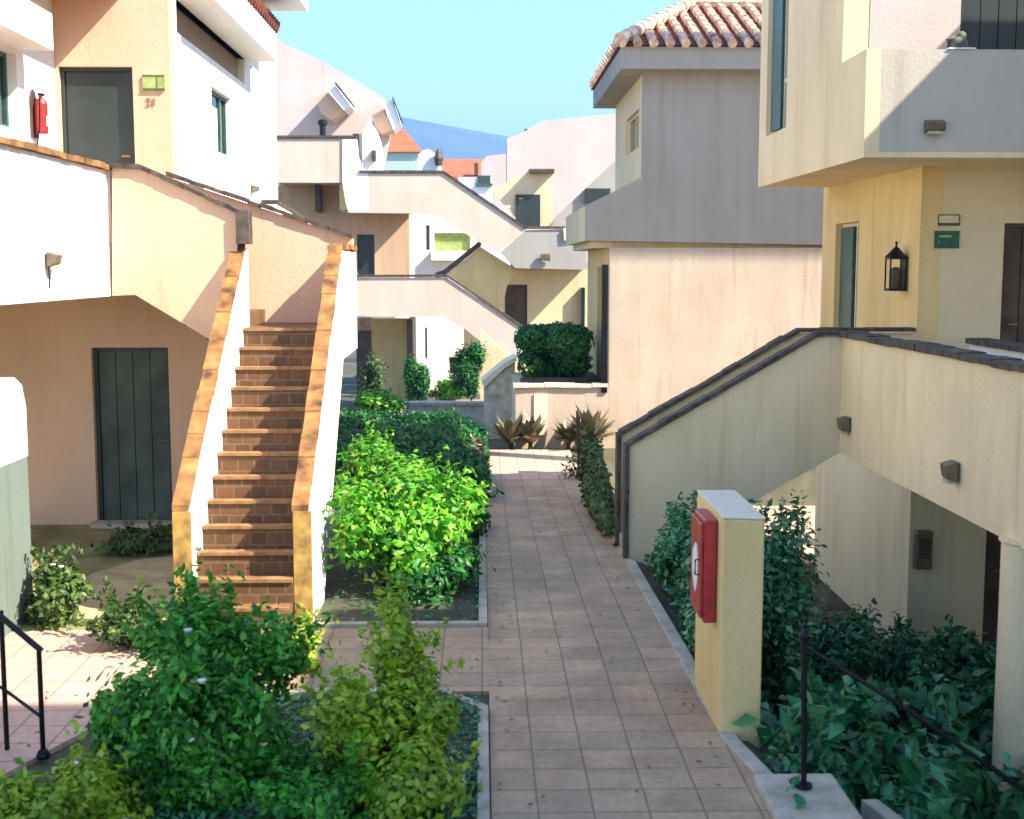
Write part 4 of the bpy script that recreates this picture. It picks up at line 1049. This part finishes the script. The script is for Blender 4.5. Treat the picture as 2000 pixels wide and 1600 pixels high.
def sign(name, x0, y0, x1, y1, Y, mat, label, rim=M['iron'], th=.02, cat='sign'):
    a = pY(x0, y0, Y); b = pY(x1, y1, Y)
    t = thing(name, ((a.x+b.x)/2, Y, b.z), label, cat)
    MB().box(a.x, b.x, Y-th, Y-.002, b.z, a.z).build('plate', mat, t)
    return t, a, b
t, a, b = sign('door_plaque', 1825, 451, 1872, 485, YN, M['greensign'], 'dark green plaque between the sandy corner and the brown door')
MB().box(a.x+.05, a.x+.19, YN-.023, YN-.0205, a.z-.075, a.z-.05).build('text_line', M['limesign'], t)
MB().box(a.x+.04, a.x+.055, YN-.023, YN-.0205, b.z+.06, b.z+.075).build('emblem', M['blueroof'], t)
def text_obj(s, loc, size, mat, parent, rot=(90, 0, 0), name='lettering', ext=.004):
    c = bpy.data.curves.new(name, 'FONT'); c.body = s; c.size = size; c.extrude = ext; c.align_x = 'CENTER'; c.align_y = 'CENTER'
    c.materials.append(mat)
    tmp = bpy.data.objects.new('tmp', c); me = bpy.data.meshes.new_from_object(tmp); bpy.data.objects.remove(tmp)
    o = bpy.data.objects.new(name, me); COL.objects.link(o)
    o.location = loc; o.rotation_euler = tuple(R(x) for x in rot)
    if parent is not None: o.parent = parent; o.matrix_parent_inverse = wmat(parent).inverted()
    return o
t, a, b = sign('door_plaque', 1831, 419, 1873, 441, YN, M['sage'], 'faint sandy plaque with a thin dark rim above the green one')
r_ = MB()
for (u0, u1, v0, v1) in ((a.x, b.x, a.z-.012, a.z), (a.x, b.x, b.z, b.z+.03), (a.x, a.x+.012, b.z+.03, a.z-.012), (b.x-.012, b.x, b.z+.03, a.z-.012)):
    r_.box(u0, u1, YN-.026, YN-.0205, v0, v1)
r_.build('rim', M['stemgreen'], t)
t, a, b = sign('door_plaque', 279, 147, 323, 177, YA, M['limesign'], 'pale green glass plaque beside the upper door', th=.025)
r_ = MB()
for (u0, u1, v0, v1) in ((a.x, b.x, a.z-.015, a.z), (a.x, b.x, b.z, b.z+.022)):
    r_.box(u0, u1, YA-.03, YA-.0255, v0, v1)
r_.box(a.x+.16, a.x+.17, YA-.03, YA-.0255, b.z+.022, a.z-.015)
r_.build('rim', M['stemgreen'], t)
a = pY(296, 200, YA)
HN = thing('house_number', (a.x, YA, a.z), 'brass house number 21 below the pale green plaque', 'house number')
text_obj('21', (a.x, YA-.012, a.z), .125, M['number'], HN, name='digits', ext=.006)

# stone ornament on the terrace wall
pl_ = pY(1870, 94, yo0+.1)
OR = thing('stone_ornament', (pl_.x, yo0+.08, zpt), 'small curled stone ornament on the corner of the upper terrace parapet', 'ornament')
ob = MB()
ob.lathe([(.07, 0), (.10, .03), (.09, .09), (.04, .13)], (pl_.x, yo0+.08, zpt), 14)
ob.lathe([(.03, .08), (.055, .11), (.05, .16), (.02, .19)], (pl_.x+.03, yo0+.08, zpt), 12)
ob.tube([(pl_.x-.09, yo0+.08, zpt+.03), (pl_.x-.11, yo0+.08, zpt+.10), (pl_.x-.05, yo0+.06, zpt+.13)], [.03, .025, .015], 8)
ob.build('body', M['oldstone'], OR, smooth=True)
MB().box(pl_.x-.13, pl_.x+.15, yo0-.02, yo0+.17, zpt-.002, zpt+.012).build('base', M['white'], OR)

# ================================================================== PLANTS
# bed beside the brown stairs
shrub('shrub', (-.72, 12.6, .55), (.72, 1.1, .66), 7500, .088, M['limeleaf'], 'bright lime broad-leaved shrub beside the brown stairs', seed=1, lobes=30, lobe_r=.34, sprays=60, spray_len=.3, stems=8,
      extra=[((-1.1, 12.0, .62), (.36, .5, .6), 2000, 21), ((-.95, 13.6, .75), (.5, .6, .45), 1600, 23), ((-.35, 13.9, .35), (.45, .7, .5), 2000, 22)])
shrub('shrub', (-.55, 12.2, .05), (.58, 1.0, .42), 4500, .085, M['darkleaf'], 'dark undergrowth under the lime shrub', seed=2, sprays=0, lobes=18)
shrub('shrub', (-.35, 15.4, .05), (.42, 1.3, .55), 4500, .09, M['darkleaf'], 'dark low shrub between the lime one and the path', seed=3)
shrub('shrub', (-1.45, 15.4, .5), (.4, .9, .55), 2600, .09, M['limeleaf'], 'small lime shrub close under the stair landing', seed=4, aspect=.6)
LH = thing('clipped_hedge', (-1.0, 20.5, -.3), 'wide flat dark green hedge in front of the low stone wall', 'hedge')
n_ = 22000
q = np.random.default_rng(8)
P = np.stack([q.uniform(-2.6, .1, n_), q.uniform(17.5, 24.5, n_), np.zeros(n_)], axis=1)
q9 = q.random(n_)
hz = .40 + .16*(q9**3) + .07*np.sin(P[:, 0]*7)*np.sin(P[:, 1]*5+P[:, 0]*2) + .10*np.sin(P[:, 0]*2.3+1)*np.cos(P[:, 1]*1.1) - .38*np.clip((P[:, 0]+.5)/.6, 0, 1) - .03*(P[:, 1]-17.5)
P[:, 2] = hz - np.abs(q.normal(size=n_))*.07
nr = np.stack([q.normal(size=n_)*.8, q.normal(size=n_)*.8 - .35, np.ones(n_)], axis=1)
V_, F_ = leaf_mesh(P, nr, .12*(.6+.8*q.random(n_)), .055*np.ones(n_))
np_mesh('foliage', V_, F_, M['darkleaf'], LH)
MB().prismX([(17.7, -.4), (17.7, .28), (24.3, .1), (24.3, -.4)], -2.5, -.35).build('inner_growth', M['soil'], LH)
shrub('shrub', (-2.1, 25.6, .25), (.62, .5, .36), 2600, .10, M['limeleaf'], 'sunlit lime shrub behind the flat hedge', seed=6)
shrub('shrub', (-.05, 20.7, -.05), (.30, .35, .30), 900, .10, M['succulent'], 'pale grey-green plant at the corner of the small pink terrace', seed=7)
# foreground bed
shrub('shrub', (-1.62, 7.35, .42), (.68, .62, .72), 12500, .062, M['midleaf'], 'big dense dark green flowering shrub at the front of the bed', seed=10, lobes=40, lobe_r=.30, flowers=26, sprays=60, spray_len=.34, aspect=.5, stems=9,
      extra=[((-2.15, 7.5, .35), (.26, .34, .35), 1600, 41), ((-1.6, 7.5, .72), (.42, .3, .32), 2000, 44), ((-1.25, 7.7, .70), (.2, .25, .30), 700, 42), ((-1.85, 7.6, .80), (.3, .25, .26), 900, 43)])
shrub('shrub', (-2.25, 6.75, .12), (.55, .4, .34), 5200, .06, M['yellowleaf'], 'low yellow-green leafy plant at the foot of the big dark shrub', seed=11, lobes=18, flowers=8)
shrub('shrub', (-.56, 7.4, .40), (.36, .38, .50), 5200, .058, M['yellowleaf'], 'narrow upright yellow-green shrub between bed and cross path', seed=12, lobes=26, lobe_r=.32, sprays=46, spray_len=.32, stems=8,
      extra=[((-.50, 7.45, .98), (.13, .13, .22), 420, 51), ((-.82, 7.3, .42), (.24, .3, .34), 1200, 53), ((-.28, 7.35, .34), (.2, .3, .34), 1200, 54), ((-.40, 6.95, .12), (.42, .4, .32), 2500, 52)])
shrub('shrub', (-1.0, 6.9, .04), (.45, .6, .34), 4600, .065, M['midleaf'], 'low dark plants between the two shrubs of the front bed', seed=13, lobes=14)
shrub('shrub', (-1.35, 9.55, .16), (.17, .22, .20), 1100, .055, M['yellowleaf'], 'small sunlit yellow plant at the foot of the brown stairs', seed=14, lobes=8)
shrub('shrub', (-3.35, 7.2, .1), (.45, .45, .28), 2800, .06, M['darkleaf'], 'low green plant around the bent handrail foot', seed=15, lobes=12)
shrub('shrub', (-3.72, 10.9, .24), (.36, .5, .32), 4200, .07, M['oliveleaf'], 'olive bush with pale blossoms before the lower wall', seed=16, lobes=16, flowers=34)
shrub('shrub', (-3.6, 13.8, .08), (.7, .5, .22), 2400, .07, M['oliveleaf'], 'low dim plants near the weathered door', seed=17, lobes=12)
shrub('shrub', (-2.95, 10.2, .14), (.35, .35, .28), 1500, .06, M['oliveleaf'], 'thin olive plant at the corner of patio and sunlit paving', seed=18, lobes=9)
shrub('shrub', (-2.25, 9.9, .25), (.32, .38, .34), 1700, .055, M['darkleaf'], 'airy green plant in front of the lowest stair steps', seed=19, lobes=10)
# planted soil to the right of the path and the sunken garden
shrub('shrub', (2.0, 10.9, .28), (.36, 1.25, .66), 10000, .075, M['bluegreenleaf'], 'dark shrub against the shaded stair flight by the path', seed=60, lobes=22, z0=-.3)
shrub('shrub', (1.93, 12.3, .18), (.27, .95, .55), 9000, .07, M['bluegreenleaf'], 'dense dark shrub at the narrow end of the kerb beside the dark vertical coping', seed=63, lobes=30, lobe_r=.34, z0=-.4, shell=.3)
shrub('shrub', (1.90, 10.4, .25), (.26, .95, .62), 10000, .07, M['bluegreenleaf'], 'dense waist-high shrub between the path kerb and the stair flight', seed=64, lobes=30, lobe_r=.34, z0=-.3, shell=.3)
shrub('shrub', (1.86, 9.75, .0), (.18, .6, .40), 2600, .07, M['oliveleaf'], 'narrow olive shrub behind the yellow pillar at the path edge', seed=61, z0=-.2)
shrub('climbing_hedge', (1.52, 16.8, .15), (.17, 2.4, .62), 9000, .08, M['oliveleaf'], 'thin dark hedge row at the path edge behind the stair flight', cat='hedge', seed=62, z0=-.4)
spots = [(2.42, 10.2, .08, .42, .6, .95, 'tall dark clump rising behind the yellow pillar'),
         (2.75, 11.9, .02, .55, .6, 1.0, 'tallest dark clump under the sandy stair flight'),
         (3.35, 11.7, -.62, .5, .6, .62, 'bushy clump below the inner corner of the balcony'),
         (4.1, 12.2, -.85, .55, .6, .55, 'bushy clump before the shaded recess wall'),
         (3.35, 9.7, -.62, .6, .6, .5, 'broad-leaved clump in the middle of the sunken garden'),
         (2.5, 8.55, -.25, .45, .45, .5, 'blue-green clump directly beside the pillar foot'),
         (3.05, 8.3, -.55, .55, .5, .5, 'blue-green clump between pillar and column'),
         (2.15, 7.75, -.12, .34, .3, .34, 'low broad leaves behind the handrail post'),
         (3.4, 7.3, -.8, .5, .45, .42, 'broad leaves beyond the pale step edge'),
         (2.65, 7.75, -.42, .38, .35, .36, 'broad leaves above the pale step edge'),
         (4.3, 10.3, -.85, .6, .6, .5, 'clump near the foot of the round column'),
         (3.8, 8.6, -.95, .5, .5, .45, 'low clump at the column foot'),
         (2.45, 6.45, -.35, .42, .4, .33, 'low leaves beside the pale handrail block'),
         (5.0, 12.6, -1.0, .7, .7, .45, 'clump by the garden level door')]
for i, (x, y, z, a, b, c_, lab) in enumerate(spots):
    broad = i not in (0, 1, 2, 3)
    shrub('garden_shrub', (x, y, z), (a, b, c_), 1500 if broad else 4500, .17 if broad else .075, M['bluegreenleaf'], lab, cat='shrub',
          group='shrubs in the sunken garden', seed=70+i, lobes=14 if broad else 20, aspect=.5, shell=.35, curl=.3, flowers=0, z0=min(g(x, y), z-c_*.7))
GC = MB()
n_ = 9000
q = np.random.default_rng(77)
P = np.stack([q.uniform(1.75, 6.5, n_), q.uniform(5.5, 14.4, n_), np.zeros(n_)], axis=1)
P[:, 2] = [g(x, y)+.04+.10*q.random() for x, y, _ in P]
V_, F_ = leaf_mesh(P, np.stack([q.normal(size=n_)*.4, q.normal(size=n_)*.4-.2, np.ones(n_)], 1), .11*(.6+.8*q.random(n_)), .06*np.ones(n_))
tag(np_mesh('ground_cover', V_, F_, M['bluegreenleaf']), 'dark leafy ground cover of the sunken garden', kind='stuff')
n_ = 15000
P = np.stack([q.uniform(-2.3, -.02, n_), np.where(q.random(n_) < .5, q.uniform(5.0, 8.9, n_), q.uniform(10.8, 17.5, n_)), np.zeros(n_)], axis=1)
k_ = ~((P[:, 1] > 10) & ((P[:, 0] < -1.4) | (q.random(n_) < .85))); P = P[k_]
P[:, 2] = [g(x, y)+.015+.05*q.random() for x, y, _ in P]
V_, F_ = leaf_mesh(P, np.stack([q.normal(size=len(P))*.4, q.normal(size=len(P))*.4-.2, np.ones(len(P))], 1), .065*(.6+.8*q.random(len(P))), .03*np.ones(len(P)))
tag(np_mesh('ground_cover', V_, F_, M['bluegreenleaf']), 'sparse low weeds in the beds', kind='stuff')

# succulents and the bare stem in front of the planter wall
def rosette(c, r, n, label, seed, hgt=.3):
    t = thing('agave_plant', (c[0], c[1], c[2]), label, 'succulent', 'succulents before the planter wall')
    rr = random.Random(seed); mb = MB()
    for i in range(n):
        a_ = i*2.4 + rr.uniform(-.2, .2); e_ = .25 + 1.0*rr.random(); L_ = r*(.7+.5*rr.random())
        d_ = Vector((math.cos(a_)*math.cos(e_), math.sin(a_)*math.cos(e_), math.sin(e_)*1.1))
        s_ = Vector((-math.sin(a_), math.cos(a_), 0)); w_ = L_*.15
        b_ = Vector(c) + Vector((0, 0, hgt*.2)); m_ = b_ + d_*L_*.55; e2 = b_ + d_*L_ + Vector((0, 0, -.12*L_))
        u_ = Vector((0, 0, .02))
        mb.add([b_ - s_*w_*.5, b_ + s_*w_*.5, m_ + s_*w_, m_ - s_*w_, e2, m_ - u_*1.5], [(0, 1, 5), (1, 2, 5), (2, 4, 5), (4, 3, 5), (3, 0, 5)])
    mb.build('leaves', M['succulent'], t)
    MB().tube([(c[0], c[1], c[2]-.04), (c[0], c[1], c[2]+hgt*.35)], [.05, .03], 8).build('stem', M['bark'], t)
    return t
p0 = pY(1003, 878, 23.6)
rosette((p0.x-.05, 23.65, -.32), .62, 34, 'spiky pale succulent next to the stone pier', 1, .5)
rosette((p0.x+.32, 23.7, -.32), .58, 34, 'second spiky succulent, just before the pale pilaster', 2, .5)
rosette((pY(1110, 870, 23.6).x, 23.6, -.32), .5, 34, 'rounded succulent behind the thin dark stem', 3, .6)
rosette((pY(1155, 865, 23.5).x, 23.5, -.32), .7, 44, 'widest brownish succulent beside the stair flight foot', 4, .8)
sm = pY(1131, 930, 20.0)
DS = thing('bare_stem', (sm.x, 20.2, -.3), 'thin dark bare stem at the end of the tiled path', 'plant stem')
MB().tube([(sm.x, 20.2, -.32), (sm.x+.01, 20.2, .2), (sm.x-.01, 20.2, pY(1131, 802, 20.2).z)], [.045, .04, .03], 8).build('stem', M['bark'], DS)
tf = np.array([sm.x, 20.2, -.2]); P = tf + rng.normal(size=(160, 3))*np.array([.14, .12, .10])
V_, F_ = leaf_mesh(P, rng.normal(size=P.shape)+np.array([0, 0, .6]), .09*np.ones(160), .04*np.ones(160))
np_mesh('leaves', V_, F_, M['oliveleaf'], DS)

n_ = 260
P = np.stack([np.concatenate([q.uniform(.08, 1.5, 150), q.uniform(-2.3, 0, 50), q.uniform(-4.5, -2.6, 60)]), np.concatenate([q.uniform(6, 19, 150), q.uniform(9.1, 10.6, 50), q.uniform(7.8, 10.6, 60)]), np.zeros(n_)], axis=1)
P[:150, 0] = np.where(q.random(150) < .6, np.where(q.random(150) < .5, .08 + np.abs(q.normal(size=150))*.12, 1.5 - np.abs(q.normal(size=150))*.12), P[:150, 0])
P[:, 2] = [base_z(y)+.012 for _, y, _ in P]
V_, F_ = leaf_mesh(P, np.stack([q.normal(size=n_)*.2, q.normal(size=n_)*.2, np.ones(n_)], 1), .045*(.6+.8*q.random(n_)), .022*np.ones(n_), fold=.1, curl=.05)
tag(np_mesh('fallen_leaves', V_, F_, M['succulent']), 'dry fallen leaves on the paving', kind='stuff')
tag(MB().box(2.1, 6.5, 18.9, 23.98, -1.9, -1.40).build('added_pale_paving', M['redpaving']), kind='structure')  # pale pad added to stand in for sunlit ground under the flight

# ------------------------------------------------------------------ air
def haze(density):
    m = bpy.data.materials.new('haze'); m.use_nodes = True; n = m.node_tree
    n.nodes.remove(n.nodes["Principled BSDF"])
    v = n.nodes.new("ShaderNodeVolumePrincipled"); v.inputs["Color"].default_value = (.34, .62, 1.0, 1); v.inputs["Density"].default_value = density
    v.inputs["Anisotropy"].default_value = .2
    n.links.new(v.outputs[0], n.nodes["Material Output"].inputs["Volume"])
    o = MB().box(-7000, 7000, -80, 5600, -60, 340).build('haze', m)
    tag(o, 'thin blue air over the whole valley', kind='stuff')
haze(.00055)
